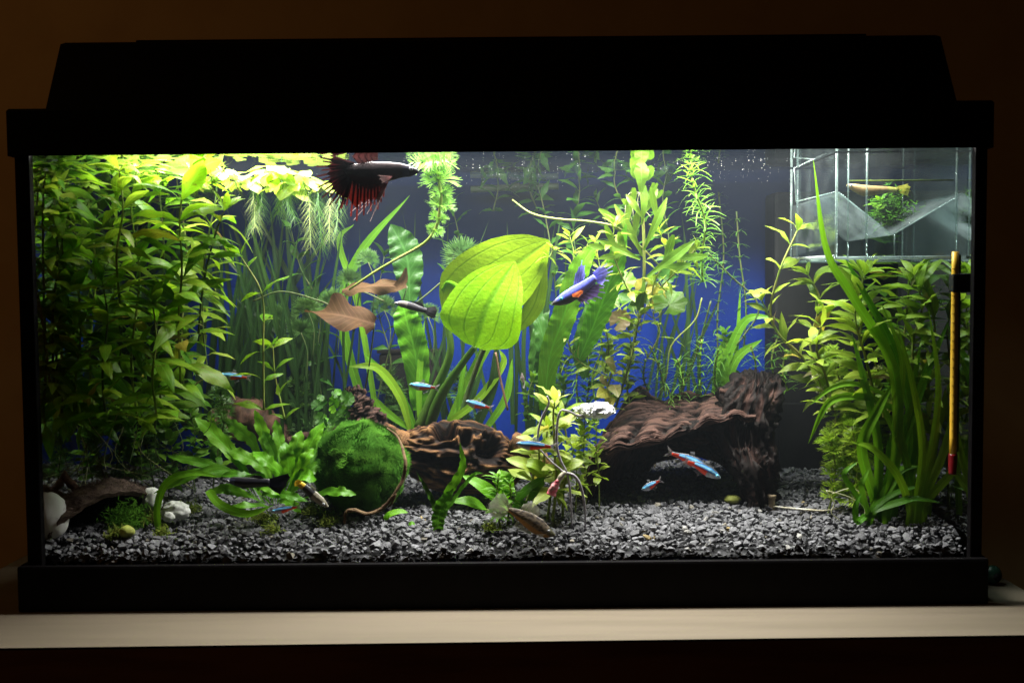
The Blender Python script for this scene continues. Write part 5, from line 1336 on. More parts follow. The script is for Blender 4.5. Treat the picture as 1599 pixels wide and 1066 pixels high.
o = part('fuzz', (VV, FF, None), plain('moss_thread', (.075, .20, .02), (.03, .10, .01), 26, .9, .02), mb, False)
o['kind'] = 'stuff'

def moss_tuft(name, label, c, r, k, mat, seed, L=(.003, .008), group=None, flat=.6):
    rr = random.Random(seed); VV, FF = [], []
    for i in range(k):
        d = Vector((rr.gauss(0, 1), rr.gauss(0, 1), rr.gauss(0, 1)))
        p = c + Vector((d.x * r * .5, d.y * r * .4, abs(d.z) * r * .5 * flat))
        for j in range(3):
            t_ = Vector((rr.gauss(0, 1), rr.gauss(0, 1), rr.gauss(.4, 1))).normalized()
            s_ = t_.orthogonal().normalized() * .0004
            q = p + t_ * rr.uniform(*L)
            b = len(VV); VV += [p - s_, p + s_, q + s_ * .5, q - s_ * .5]; FF.append((b, b + 1, b + 2, b + 3)); p = q
    return solo(name, (VV, FF, None), mat, label, 'moss', group, smooth=False)
GM = 'loose tufts of yellow-green moss on the gravel'
for i, (x, y, r_, lab) in enumerate([(412, 815, .010, 'loose moss tuft below the curved ground leaf'), (425, 832, .006, 'tiny moss wisp nearest the front glass'), (490, 805, .011, 'flat moss tuft under the yellow-ringed guppy'), (240, 818, .012, 'moss wisps in front of the white shell stone'), (512, 822, .006, 'small moss scrap before the twig end'), (765, 828, .006, 'moss scrap behind the brown speckled fish tail'), (300, 800, .006, 'moss scrap next to the white shell stone'), (255, 835, .005, 'moss scrap nearest the coconut mouth')]):
    moss_tuft('moss_tuft', lab, ong(x, y) + Vector((0, 0, .001)), r_, 160 if r_ > .008 else 70, M_mossy, 300 + i, group=GM, L=(.002, .005))

# ------------------------------------------------------------------ coconut shell, stones, pebbles
cs = thing('coconut_shell', 'half coconut shell cave lying mouth-forward with moss inside', 'coconut shell', ong(160, 850))
cc = at(166, 830, .058)
CR = .047
axis = Vector((.62, -.60, -.50)).normalized()        # the mouth looks this way
ax1 = axis.cross(Vector((0, 0, 1))).normalized(); ax2 = ax1.cross(axis)
def coco(rad, dspl, seed):
    def fn(u, v):
        a = u * 2 * PI; b = v * PI * .52
        d = ax1 * math.cos(a) * math.sin(b) * 1.12 + ax2 * math.sin(a) * math.sin(b) - axis * math.cos(b) * .92
        k = rad * (1 + dspl * noise.fractal(d * 4 + Vector((seed, 0, 0)), 1, 2, 4))
        return cc + d * k
    return gridf(fn, 72, 30, cu=True)
part('husk', coco(CR, .10, 1), M_coco, cs)
part('inner_wall', coco(CR * .90, .05, 1), M_cocoi, cs)
ro = [coco(CR, .10, 1), coco(CR * .90, .05, 1)]
rimV = [ro[0][0][i * 31 + 30] for i in range(72)] + [ro[1][0][i * 31 + 30] for i in range(72)]
part('rim', (rimV, [(i, (i + 1) % 72, 72 + (i + 1) % 72, 72 + i) for i in range(72)], None), M_coco, cs)
VV, FF = [], []
rr = random.Random(8)
for i in range(5000):
    a, b = rr.uniform(0, 2 * PI), rr.uniform(.1, PI * .52)
    d = ax1 * math.cos(a) * math.sin(b) * 1.12 + ax2 * math.sin(a) * math.sin(b) - axis * math.cos(b) * .92
    p = cc + d * CR * .99
    t_ = (d + Vector((rr.gauss(0, .8), rr.gauss(0, .8), rr.gauss(0, .8)))).normalized(); s_ = t_.orthogonal().normalized() * .0002
    b_ = len(VV); VV += [p - s_, p + s_, p + t_ * rr.uniform(.002, .006)]; FF.append((b_, b_ + 1, b_ + 2))
o = part('husk_fibre', (VV, FF, None), M_coco, cs, False); o['kind'] = 'stuff'
moss_tuft('moss_clump', 'dark green moss clump filling the mouth of the coconut shell', at(198, 824, .045), .016, 700, M_moss, 55, (.0015, .004), flat=1.2)
moss_tuft('moss_clump', 'lighter yellow-green moss at the lower lip of the coconut mouth', at(186, 838, .028), .009, 260, M_mossy, 56, (.0015, .004), flat=.8)
solo('pebble', sphereg(at(198, 829, .024), (.007, .005, .005), 24, 14, .12, 2, 1), M_pebb, 'pale yellow-green pebble in the mouth of the coconut shell', 'pebble')
def stone(c, r, seed, lab, g=None, mat=None, d=.12): return solo('stone', sphereg(c, r, 36, 24, d, 1.6, seed), mat or M_stone, lab, 'stone', g)
stone(at(79, 806, .024), (.0155, .012, .0205), 1, 'large round white stone pressed against the side glass', d=.04)
stone(at(238, 782, .07), (.009, .009, .013), 2, 'white stone standing close behind the coconut rim')
# white shell: a thick curl
sh = thing('shell', 'white shell-like stone on the gravel next to the arching blade', 'shell', at(274, 806, .058))
part('shell_body', sphereg(at(275, 797, .058), (.0125, .009, .0085), 40, 26, .16, 2.4, 6), M_stone, sh)
part('shell_knob', sphereg(at(264, 806, .050), (.0055, .004, .0048), 24, 16, .2, 2, 2), M_stone, sh)
solo('pebble', sphereg(ong(1144, 784) + Vector((0, 0, .0030)), (.0078, .007, .0044), 28, 16, .10, 1.6, 2), M_pebb, 'bright yellow-green pebble at the foot of the arch stump', 'pebble')
pg = ong(1205, 793)
pegt = thing('peg', 'short tan wooden peg sticking out of the gravel beside the stump', 'peg', pg)
part('peg_shaft', tube([pg + Vector((0, 0, -.003)), pg + Vector((0, 0, .0095))], .0032, 6, 14, .12), M_peg, pegt)
part('peg_cap', tube([pg + Vector((-.0002, 0, .0094)), pg + Vector((0, 0, .0125))], [.0040, .0042], 4, 14, .1), M_peg, pegt)
solo('twist_tie', tube([ong(1192, 792) + Vector((0, 0, .002)), ong(1230, 797) + Vector((0, 0, .0025)), ong(1262, 800) + Vector((0, 0, .0025)), ong(1290, 801) + Vector((0, 0, .0025)), ong(1316, 797) + Vector((0, 0, .003))], [.0012, .0009, .0013, .0008, .0012], 30, 6, .4), M_strip, 'thin whitish strip lying across the gravel by the wooden peg', 'strip')
# pale threads by the blades' foot
solo('root_thread', join(tube(cv([(1290, 765), (1302, 785), (1298, 800), (1312, 812)], .04), .0004, 14, 5), tube(cv([(1290, 765), (1325, 775), (1348, 790), (1350, 806)], .04), .0004, 14, 5), tube(cv([(1300, 770), (1330, 762), (1352, 775)], .045), .0004, 14, 5)), M_white, 'loose white root threads at the foot of the long blades', 'plant roots')

# grey cords with a pink tip, foil lump
cd = thing('cord', 'bent grey rubbery cord with a pink tip among the pale stems', 'cord', at(886, 795, .03))
part('cord_strand', tube(cv([(880, 737), (896, 742), (906, 757), (913, 790)], [.028, .03, .03, .032]) + [Vector((at(914, 800, .033).x, .035, gz(.06, .035) - .002))], [0.00115, 0.00130, 0.00122, 0.00072], 24, 10), M_cord, cd)
part('cord_strand', tube(cv([(884, 735), (889, 755), (892, 792)], [.028, .032, .036]) + [Vector((at(893, 800, .037).x, .039, gz(.05, .039) - .002))], [0.00086, 0.00101, 0.00072], 18, 10), M_cord, cd)
part('cord_strand', tube(cv([(876, 640), (871, 655), (869, 690), (874, 715), (884, 735)], .028), [0.00072, 0.00101, 0.00108, 0.00115, 0.00130, 0.00130, 0.00122, 0.00115, 0.00108, 0.00101], 50, 10), M_cord, cd)
part('cord_strand', tube(cv([(839, 700), (841, 670), (848, 648), (857, 630), (854, 618)], .03), [.0007, .001, .0011, .001, .0008], 24, 10), M_cord, cd)
part('cord_strand', tube(cv([(842, 700), (858, 718), (872, 730), (880, 737)], .03), [0.00072, 0.00086, 0.00101], 18, 10), M_cord, cd)
part('cord_strand', tube(cv([(878, 640), (888, 642), (900, 648), (912, 650)], [.03, .04, .055, .06]), [0.00101, 0.00115, 0.00130], 18, 10), M_cord, cd)
part('bent_end', tube(cv([(883, 736), (876, 744), (870, 754)], .024), [.0016, .0026, .0020], 14, 12), M_strip, cd)
part('pink_tip', displaced(tube(cv([(872, 750), (866, 760), (860, 772)], .023), [.0018, .0040, .0048], 18, 16, .3, 2, .6), .0008, 200, seed=3), M_pink, cd)
fo = at(927, 641, .065)
flm = thing('foil_lump', 'crumpled shiny silver-white lump caught on the plants beside the arch', 'foil lump', fo)
part('lump', displaced(sphereg(fo, (.0172, .008, .0056), 64, 36, .25, 2.6, 4), .0034, 175, seed=4), M_foil, flm, False)
part('loose_fold', displaced(sphereg(at(915, 655, .068), (.010, .005, .004), 40, 20, .35, 3, 8), .0016, 200, seed=6), M_acrh, flm, False)

# ------------------------------------------------------------------ equipment
fil = thing('filter', 'black internal filter box standing against the back behind the leafy stems', 'filter', at(1265, 765, .24))
a_, b_ = at(1208, 370, .225), at(1345, 760, .225)
bevel_box('filter_body', (a_.x, .222, b_.z), (b_.x, TD + .002, at(1208, 300, .225).z), M_filter, fil, .004)
bevel_box('filter_grille', (a_.x + .006, .219, b_.z + .012), (b_.x - .006, .2222, b_.z + .09), M_filter, fil, .0008)
fb2 = thing('filter_intake', 'dim brown box fixed to the back behind the driftwood stub', 'filter', at(640, 615, .24))
a_, b_ = at(592, 552, .24), at(688, 612, .24)
bevel_box('intake_body', (a_.x, .238, b_.z), (b_.x, TD + .002, a_.z), M_filterb, fb2, .003)
bevel_box('intake_lid', (a_.x - .002, .236, a_.z + .0003), (b_.x + .002, TD + .002, a_.z + .004), M_filterb, fb2, .001)
bevel_box('intake_front', (a_.x + .006, .2362, b_.z + .006), (b_.x - .02, .2378, a_.z - .008), M_filter, fb2, .0004, 1)
pp = thing('spray_bar', 'dim horizontal pipe just under the water surface at the back', 'pipe', at(800, 292, .24))
part('pipe', tube(cv([(735, 296), (800, 293), (872, 291)], .245), .0035, 12, 12), plain('pipe_green', (.10, .13, .08), None, 30, .5), pp)
part('pipe_joint', tube(cv([(798, 293), (812, 293)], .245), .0048, 6, 14), plain('pipe_green_joint', (.12, .14, .09), None, 30, .5), pp)
# thermometer
th = thing('thermometer', 'yellow glass thermometer with a dark red bulb held by a black suction clip', 'thermometer', at(1488, 740, .016))
part('scale_tube', tube(cv([(1492, 393), (1490, 550), (1488, 708)], .014), .0036, 12, 14, flat=.8), M_yth, th)
part('glass_tube', tube(cv([(1498, 398), (1496, 550), (1494, 705)], .016), .0015, 10, 10), M_mossy, th)
part('bulb', tube(cv([(1488, 708), (1487.5, 725), (1487, 740)], .014), [.0036, .0036, .0030], 10, 14), M_rth, th)
part('scale_mark', join(*[boxg(at(1488, 420 + k * 14, .0125) + Vector((-.0016, -.0016, 0)), at(1488, 420 + k * 14, .0125) + Vector((.0012, -.0011, .0004))) for k in range(20)]), plain('scale_ink', (.25, .12, .01), None, 60), th)['kind'] = 'stuff'
bevel_box('clip', at(1480, 457, .020) + Vector((0, -.010, 0)), at(1512, 427, .020) + Vector((0, 0, 0)), M_blackr, th, .002)
part('suction_cup', tube([at(1510, 443, .018), at(1516, 443, .018), at(1521, 443, .018)], [.006, .010, .013], 10, 20), M_blackr, th)

# breeding box
bb = thing('breeding_box', 'clear acrylic breeding box hanging under the surface beside the side glass', 'breeding box', at(1400, 405, .08))
xf0 = at(1306, 300, .030).x; xf1 = xr - .0085; yf, yb2 = .030, .150
zb = at(1400, 403, .03).z + .0004; ztop = WZ + .0
def pane(a, b, mat, nm='panel'): return part(nm, boxg(a, b), mat, bb, False)
e_ = .0022
xb0 = xf0
pane((xf0, yf, zb + e_), (xf1, yf + .0012, WZ - .001), M_acr)
pane((xf0, yb2, zb + e_), (xf1, yb2 + .0012, WZ - .001), M_acr)
pane((xf0, yf + .0015, zb + e_), (xf0 + .0012, yb2 - .0003, WZ - .001), M_acr)
pane((xf1 - .0012, yf + .0015, zb + e_), (xf1, yb2 - .0003, WZ - .001), M_acr)
pane((xf0, yf, zb), (xf1, yb2, zb + .0016), M_acrh, 'floor_panel')
def rod(a, b, r_=.0009, mat=M_acre, nm='edge'): return part(nm, tube([a, b], r_, 2, 6), mat, bb)
for x in (xf0, xf1 - .002):
    for y in (yf, yb2): rod(Vector((x, y - .0006, zb)), Vector((x, y - .0006, WZ - .001)), .0011 if x == xf0 else .0007)
rod(Vector((xf0, yf - .001, zb)), Vector((xf1, yf - .001, zb)), .0014, mat=M_acrb)
rod(Vector((xf0, yb2, zb)), Vector((xf1, yb2, zb)), .001)
rod(Vector((xf0, yf, zb)), Vector((xf0, yb2, zb)), .001)
for px_, r_ in ((1353, .0008), (1324, .0006), (1397, .0005)):
    q = at(px_, 300, yf - .001); rod(Vector((q.x, yf - .0018, zb)), Vector((q.x, yf - .0018, (WZ - .001) if px_ != 1397 else at(1397, 366, yf).z)), r_, nm='divider_edge')
zi = at(1400, 283, yf + .01).z
rod(Vector((at(1324, 283, .04).x, yf + .005, zi)), Vector((at(1485, 283, .04).x, yf + .005, zi)), .0006, mat=M_mossy, nm='inner_ledge')
# the V-shaped trap
def sheet(p, q, mat, nm):
    d = (q - p).normalized(); n = Vector((0, 1, 0)).cross(d).normalized() * .0006
    ya, yb3 = yf + .002, yb2 - .001
    V = []
    for y in (ya, yb3):
        for pt, s in ((p, 1), (q, 1), (q, -1), (p, -1)): V.append(Vector((pt.x, y, pt.z)) + n * s)
    F = [(0, 1, 2, 3), (7, 6, 5, 4), (0, 4, 5, 1), (2, 6, 7, 3), (1, 5, 6, 2), (0, 3, 7, 4)]
    part(nm, (V, F, None), mat, bb, False)
    part('trap_edge', tube([Vector((p.x, ya - .0008, p.z)), Vector((q.x, ya - .0008, q.z))], .0005, 2, 5), M_acre, bb)
p1, p2, p3 = at(1310, 300, yf), at(1394, 366, yf), at(1506, 300, yf)
sheet(p1, p2 + Vector((-.0006, 0, 0)), M_acrh, 'trap_sheet'); sheet(p2 + Vector((.0006, 0, 0)), p3, M_acrh, 'trap_sheet')
# outer arm with hanger toward the middle
aL = at(1233, 300, .15).x
pane((aL, .1445, at(1240, 402, .15).z), (xf0 - .0015, .146, WZ - .001), M_acr, 'side_panel')
rod(Vector((aL, .144, at(1240, 402, .15).z)), Vector((aL, .144, WZ - .001)), .0011)
rod(at(1240, 262, .10), at(1290, 240, .06), .0005, nm='hanger'); rod(at(1240, 262, .10), at(1243, 315, .12), .0005, nm='hanger'); rod(at(1243, 315, .12), at(1303, 300, .06), .0005, nm='hanger')
rod(at(1232, 404, .15), at(1303, 400, .035), .0011, mat=M_acrb)
g = [at(1238, 322, .14), at(1306, 302, .05), at(1306, 380, .05), at(1238, 400, .14)]
part('side_panel', (g + [v + Vector((.0008, .0008, 0)) for v in g], [(0, 1, 2, 3), (7, 6, 5, 4), (0, 4, 5, 1), (1, 5, 6, 2), (2, 6, 7, 3), (3, 7, 4, 0)], None), M_acrh, bb, False)
stem_plant('small_leaf_plant', 'dark moss-like sprig floating inside the breeding box under the yellow guppy', [(1385, 352, .09), (1380, 335, .09), (1375, 315, .09)], L_smalld, .005, 5, .1, (.9, 1.3), .0007, M_stemd, None, 5, seed=401)
moss_tuft('moss_clump', 'dark green moss clump inside the breeding box below the yellow guppy', at(1392, 345, .085), .014, 500, M_moss, 58, (.002, .006), flat=1.5)
bl_ = []
rr = random.Random(12)
for i in range(150):
    x = rr.uniform(470, 1230); Y = rr.uniform(.01, .25)
    if rr.random() < .6: x = rr.choice([rr.gauss(800, 45), rr.gauss(1150, 40)])
    c = at(x, 260, Y); c.z = WZ - .0008 - rr.random() ** 3 * .010
    r_ = rr.uniform(.00018, .00042)
    bl_.append(([c + Vector(v) * r_ for v in ((1, 0, 0), (-1, 0, 0), (0, 1, 0), (0, -1, 0), (0, 0, 1), (0, 0, -1))], [(0, 2, 4), (2, 1, 4), (1, 3, 4), (3, 0, 4), (2, 0, 5), (1, 2, 5), (3, 1, 5), (0, 3, 5)], None))
g = join(*bl_)
tag(link('bubbles', mesh('bubbles', g[0], g[1], M_bub, None)), 'tiny bubbles and dust specks clinging under the water surface', 'bubbles', kind='stuff')

# ------------------------------------------------------------------ fish
def fish_body(spine, Y, top, bot, thick, colf, n=34, m=20, Ys=None):
    """spine in pixels, nose first; top / bot half heights in px; thick: width / height"""
    S3 = catmull([at(x, y, Y if Ys is None else Ys[i]) for i, (x, y) in enumerate(spine)], n)
    V, F, UV, C = [], [], [], []
    u_ = U(Y)
    for i, p in enumerate(S3):
        t_ = (S3[min(i + 1, n)] - S3[max(i - 1, 0)]).normalized()
        side = Vector((0, 1, 0)); side = (side - t_ * side.dot(t_)).normalized()
        up = side.cross(t_)
        if up.z < 0: up = -up
        s = i / n
        a_, b_ = lerp1(top, s) * u_, lerp1(bot, s) * u_
        wd = (a_ + b_) / 2 * (thick if isinstance(thick, (int, float)) else lerp1(thick, s))
        for j in range(m):
            a = 2 * PI * j / m
            sz = math.sin(a)
            V.append(p + up * (a_ if sz > 0 else b_) * sz + side * wd * math.cos(a) * (1 - .25 * abs(sz)))
            UV.append((s, j / m)); C.append(colf(s, sz))
    for i in range(n):
        for j in range(m): F.append((i * m + j, i * m + (j + 1) % m, (i + 1) * m + (j + 1) % m, (i + 1) * m + j))
    F.append(tuple(range(m))); F.append(tuple(n * m + j for j in range(m)))
    return V, F, UV, C
def fin(root, tips, Y, colr, colt, web=.7, rayw=.7, curve=0.0, seed=0, dy=.0):
    """root: two pixel points; tips: pixel tips of the rays; the web reaches the given share of the rays"""
    V, F, C = [], [], []
    k = len(tips); rr = random.Random(seed)
    ws = [web * (1 if i % 2 else .93) for i in range(k)]
    R_ = []
    for i, tp in enumerate(tips):
        f = i / max(1, k - 1)
        r0 = (root[0][0] + (root[1][0] - root[0][0]) * f, root[0][1] + (root[1][1] - root[0][1]) * f)
        row = []
        for j in range(7):
            q = j / 6
            x = r0[0] + (tp[0] - r0[0]) * q; y = r0[1] + (tp[1] - r0[1]) * q + curve * q * (1 - q) * 10
            row.append(at(x, y, Y + dy * q + .0012 * math.sin(i * 1.3 + q * 4) * q))
        R_.append(row)
    def cm(q): return tuple(colr[c] + (colt[c] - colr[c]) * q for c in range(3))
    # web
    for i in range(k):
        for j in range(5):
            q = j / 4 * ws[i]
            t_ = q * 6; a = int(t_); f = t_ - a; a2 = min(a + 1, 6)
            V.append(R_[i][a].lerp(R_[i][a2], f)); C.append(cm(q))
    for i in range(k - 1):
        # the web is scooped between two rays
        for j in range(4):
            F.append((i * 5 + j, (i + 1) * 5 + j, (i + 1) * 5 + j + 1, i * 5 + j + 1))
    # rays
    for i in range(k):
        d = (R_[i][6] - R_[i][0]).normalized(); s = d.cross(Vector((0, 1, 0))).normalized() * rayw * U(Y)
        b = len(V)
        for j in range(7):
            w_ = 1 - .5 * j / 6
            V += [R_[i][j] - s * w_ + Vector((0, -.0002, 0)), R_[i][j] + s * w_ + Vector((0, -.0002, 0))]
            c = tuple(min(1, x * 1.5 + .006) for x in cm(j / 6)); C += [c, c]
            if j: F.append((b + 2 * j - 2, b + 2 * j - 1, b + 2 * j + 1, b + 2 * j))
    return V, F, [(0, 0)] * len(V), C
def eyes(t, px, py, Y, r_, dy, ring=True, mat=None):
    for s in (-1, 1):
        c = at(px, py, Y) + Vector((0, s * dy, 0))
        e = part('eye', sphereg(c, (r_, r_ * .6, r_), 14, 10), mat or M_eyer, t)
        V, F, _ = sphereg(c + Vector((0, s * r_ * .34, 0)), (r_ * .5, r_ * .4, r_ * .5), 12, 8)
        part('pupil', (V, F, None), M_eye, e)
def sub(o): return o

# dark red crowntail betta
Yb = .03
bt = thing('betta_fish', 'dark red and black crowntail betta swimming just under the surface', 'fish', at(595, 268, Yb))
def cbetta(s, z):
    base = (.045, .030, .034)
    if s < .16: base = (.012, .010, .012)
    if .16 < s < .26: base = (.06, .055, .09)
    if z < -.35 and s > .33: base = (.055, .010, .008)
    if s > .3: base = tuple(b * (1 + .6 * noise.noise(Vector((s * 22, z * 5, 2)))) for b in base)
    if z > .75 and s > .12: base = (.10, .065, .07)  # paler back: the highlight from above put into the skin colour
    return base
part('body', fish_body([(655, 268), (642, 266), (624, 265), (602, 267), (580, 268), (560, 267), (540, 266), (522, 268)], Yb, [1.0, 6, 10, 14, 15, 12, 8, 2.5], [1.5, 10, 13, 17, 23, 20, 13, 4], .34, cbetta), M_fish, bt)
part('tail_fin', fin([(553, 256), (551, 273)], [(508, 240), (500, 246), (504, 252), (494, 260), (502, 266), (494, 276), (503, 281), (496, 293), (507, 297), (503, 309), (514, 309), (514, 321), (524, 318), (529, 329), (537, 320)], Yb, (.014, .004, .005), (.026, .003, .003), .74, 2.3, seed=1, dy=-.006), M_fin, bt)
part('anal_fin', fin([(545, 272), (600, 282)], [(533, 326), (541, 321), (548, 338), (557, 345), (562, 328), (568, 336), (574, 322), (579, 330), (585, 320), (590, 327), (595, 316), (599, 308)], Yb, (.018, .003, .003), (.12, .008, .005), .74, 2.2, seed=2, dy=-.003), M_fin, bt)
part('dorsal_fin', fin([(560, 256), (590, 250)], [(545, 238), (553, 236), (563, 234), (574, 233), (588, 235)], Yb, (.03, .01, .01), (.05, .012, .012), .75, .9, seed=3), M_fin, bt)
for k, tipp in enumerate([(578, 346), (552, 344)]):
    part('ventral_fin', fin([(606, 284), (600, 288)], [(tipp[0] + 8, tipp[1] - 16), tipp, (tipp[0] - 5, tipp[1] - 12)], Yb - .004 + k * .006, (.10, .015, .015), (.40, .28, .28), .5, .8, seed=k), M_fin, bt)
part('pectoral_fin', fin([(612, 276), (609, 280)], [(590, 274), (592, 280), (596, 286)], Yb - .009, (.25, .1, .1), (.3, .2, .2), .9, .5), M_finc, bt)
eyes(bt, 642, 264, Yb, .0017, .0016)
# blue betta
Yb = .07
bt = thing('betta_fish', 'violet-blue betta with orange side fin diving head down in mid-water', 'fish', at(900, 455, Yb))
def cblue(s, z):
    if s < .12: return (.05, .045, .05)
    if z > -.15: return (.10, .12, .60) if s > .2 else (.09, .09, .20)
    return (.035, .028, .035) if s < .6 else (.10, .08, .3)
part('body', fish_body([(862, 475), (871, 470), (882, 464), (897, 456), (914, 445), (930, 433)], Yb, [1.5, 5, 8, 9.5, 8, 5.5], [2, 8, 12, 12, 9, 5.5], .45, cblue), M_fish, bt)
part('tail_fin', fin([(926, 427), (932, 440)], [(938, 415), (948, 411), (957, 415), (957, 423), (953, 430), (951, 438), (944, 446)], Yb, (.10, .11, .6), (.35, .32, .85), .72, 1.3, seed=4), M_fin, bt)
part('anal_fin', fin([(900, 466), (926, 446)], [(910, 474), (919, 474), (930, 470), (940, 466), (945, 457), (943, 449), (940, 442)], Yb, (.05, .03, .10), (.30, .18, .60), .70, 1.3, seed=5), M_fin, bt)
part('dorsal_fin', fin([(896, 447), (910, 439)], [(899, 426), (904, 416), (909, 406), (913, 414), (914, 428)], Yb, (.12, .13, .55), (.2, .2, .65), .9, .8, seed=6), M_fin, bt)
part('pectoral_fin', fin([(893, 460), (894, 463)], [(908, 453), (911, 454), (910, 458), (903, 464)], Yb - .0065, (.9, .2, .05), (.9, .22, .05), 1.0, .5), M_fin, bt)
eyes(bt, 876, 466, Yb, .0015, .0026, mat=plain('blue_eye', (.05, .45, .8), None, 60, .2))
# guppies
def guppy(label, spine, top, bot, Y, colf, tailroot, tailtips, ctail, eye, er=.0011, group='guppies', web=.97, Ys=None, dorsal=None, cd_=None, tb=None):
    t = thing('guppy', label, 'fish', at(*spine[len(spine) // 2], Y), group)
    part('body', fish_body(spine, Y, top, bot, .6, colf, Ys=Ys), M_fish, t)
    part('tail_fin', fin(tailroot, tailtips, Ys[-1] if Ys else Y, ctail[0], ctail[1], web, .5), M_fin, t)
    if dorsal: part('dorsal_fin', fin(dorsal[0], dorsal[1], Y, cd_ or ctail[0], cd_ or ctail[1], .95, .4), M_fin, t)
    if tb: part('belly_fin', fin(tb[0], tb[1], Y, (.3, .3, .3), (.3, .3, .3), .95, .4), M_finc, t)
    eyes(t, eye[0], eye[1], Ys[0] if Ys else Y, er, er * 2.0)
    return t
guppy('small dark guppy between brown lily leaf and big round leaf', [(616, 473), (628, 474), (642, 478), (655, 482), (666, 485)], [1, 5, 6, 5, 4], [1.5, 6, 6, 5, 4], .09, lambda s, z: (.16, .14, .13) if s < .4 else (.03, .028, .035), [(665, 481), (664, 489)], [(681, 478), (683, 484), (683, 490), (680, 496), (675, 498)], ((.05, .05, .06), (.04, .035, .04)), (620, 473), dorsal=([(645, 476), (655, 479)], [(650, 470), (660, 473), (664, 480)]))
guppy('black guppy with wide fan tail in front of the fern clump', [(352, 749), (364, 750), (380, 753), (400, 753), (421, 753)], [1.5, 6, 9, 8, 6], [2, 7, 9, 8, 6], .025, lambda s, z: (.14, .14, .20) if s < .16 else ((.06, .07, .14) if s < .32 and z < .4 else (.008, .008, .014)), [(418, 748), (418, 758)], [(453, 738), (454, 745), (452, 752), (448, 759), (443, 766), (438, 772), (430, 768)], ((.010, .012, .03), (.008, .008, .012)), (357, 750), .0012,
      dorsal=([(388, 746), (402, 746)], [(398, 741), (408, 742), (414, 747)]), cd_=(.012, .01, .016))
guppy('grey guppy with black back half and yellow tail ring, nose down by the gravel', [(512, 791), (502, 782), (491, 773), (480, 764), (468, 755)], [2, 6, 7, 6, 5], [2, 7, 8, 6, 5], .022, lambda s, z: (.24, .22, .16) if s < .55 else ((.02, .02, .022) if s < .88 else (.6, .38, .02)), [(470, 751), (465, 758)], [(466, 748), (461, 750), (459, 754), (460, 759)], ((.65, .42, .02), (.6, .4, .03)), (506, 786), .0012,
      dorsal=([(480, 760), (490, 768)], [(488, 757), (494, 762), (493, 768)]), cd_=(.4, .4, .3))
guppy('pale yellow guppy inside the breeding box', [(1322, 289), (1334, 292), (1352, 296), (1380, 296), (1402, 297)], [1.5, 5, 7, 5, 4], [2, 7, 11, 6, 4], .075, lambda s, z: (.26, .17, .07) if s < .8 else (.28, .27, .06), [(1400, 292), (1400, 300)], [(1418, 287), (1422, 292), (1422, 298), (1418, 306)], ((.5, .45, .06), (.5, .5, .08)), (1328, 290), .0011)
fry = guppy('tiny grey fry near the crinkled blade', [(815, 582), (816, 590), (818, 598)], [1, 3, 1.5], [1, 4, 1.5], .12, lambda s, z: (.25, .2, .2), [(817, 597), (819, 597)], [(817, 606), (819, 607), (820, 605)], ((.2, .2, .2), (.2, .2, .2)), (815, 585), .0005, group='guppies')
# brown speckled betta
Yb = .012
bt = thing('betta_fish', 'brown speckled orange-bellied fish nosing down onto the front gravel', 'fish', at(830, 815, Yb))
def cbr(s, z):
    k = noise.noise(Vector((s * 18, z * 4, 1)))
    if z < -.35 and s > .12: return (.42, .20, .035)
    if s < .2: return (.10, .095, .05)
    return (.05, .04, .035) if k > .08 else (.20, .16, .11)
part('body', fish_body([(866, 836), (854, 831), (840, 822), (824, 811), (808, 802), (794, 795)], Yb, [3, 9, 14, 13, 8, 3.5], [2, 9, 13, 12, 7, 3], .45, cbr, m=28, n=44), M_fish, bt)
part('tail_fin', fin([(799, 791), (794, 799)], [(786, 768), (776, 769), (767, 776), (761, 786), (760, 797), (766, 806), (777, 811)], Yb, (.38, .33, .22), (.62, .60, .52), .95, .45), M_finc, bt)
part('dorsal_fin', fin([(812, 796), (836, 806)], [(818, 786), (828, 783), (838, 784), (843, 793), (844, 802)], Yb, (.38, .33, .22), (.62, .60, .52), .95, .4), M_finc, bt)
part('anal_fin', fin([(808, 812), (834, 828)], [(802, 822), (808, 828), (818, 832), (828, 835)], Yb, (.38, .33, .22), (.62, .60, .52), .95, .4), M_finc, bt)
part('pectoral_fin', fin([(850, 834), (846, 838)], [(838, 834), (836, 840), (840, 844)], Yb - .006, (.3, .28, .2), (.3, .3, .28), .95, .4), M_finc, bt)
eyes(bt, 857, 827, Yb, .0012, .0036)
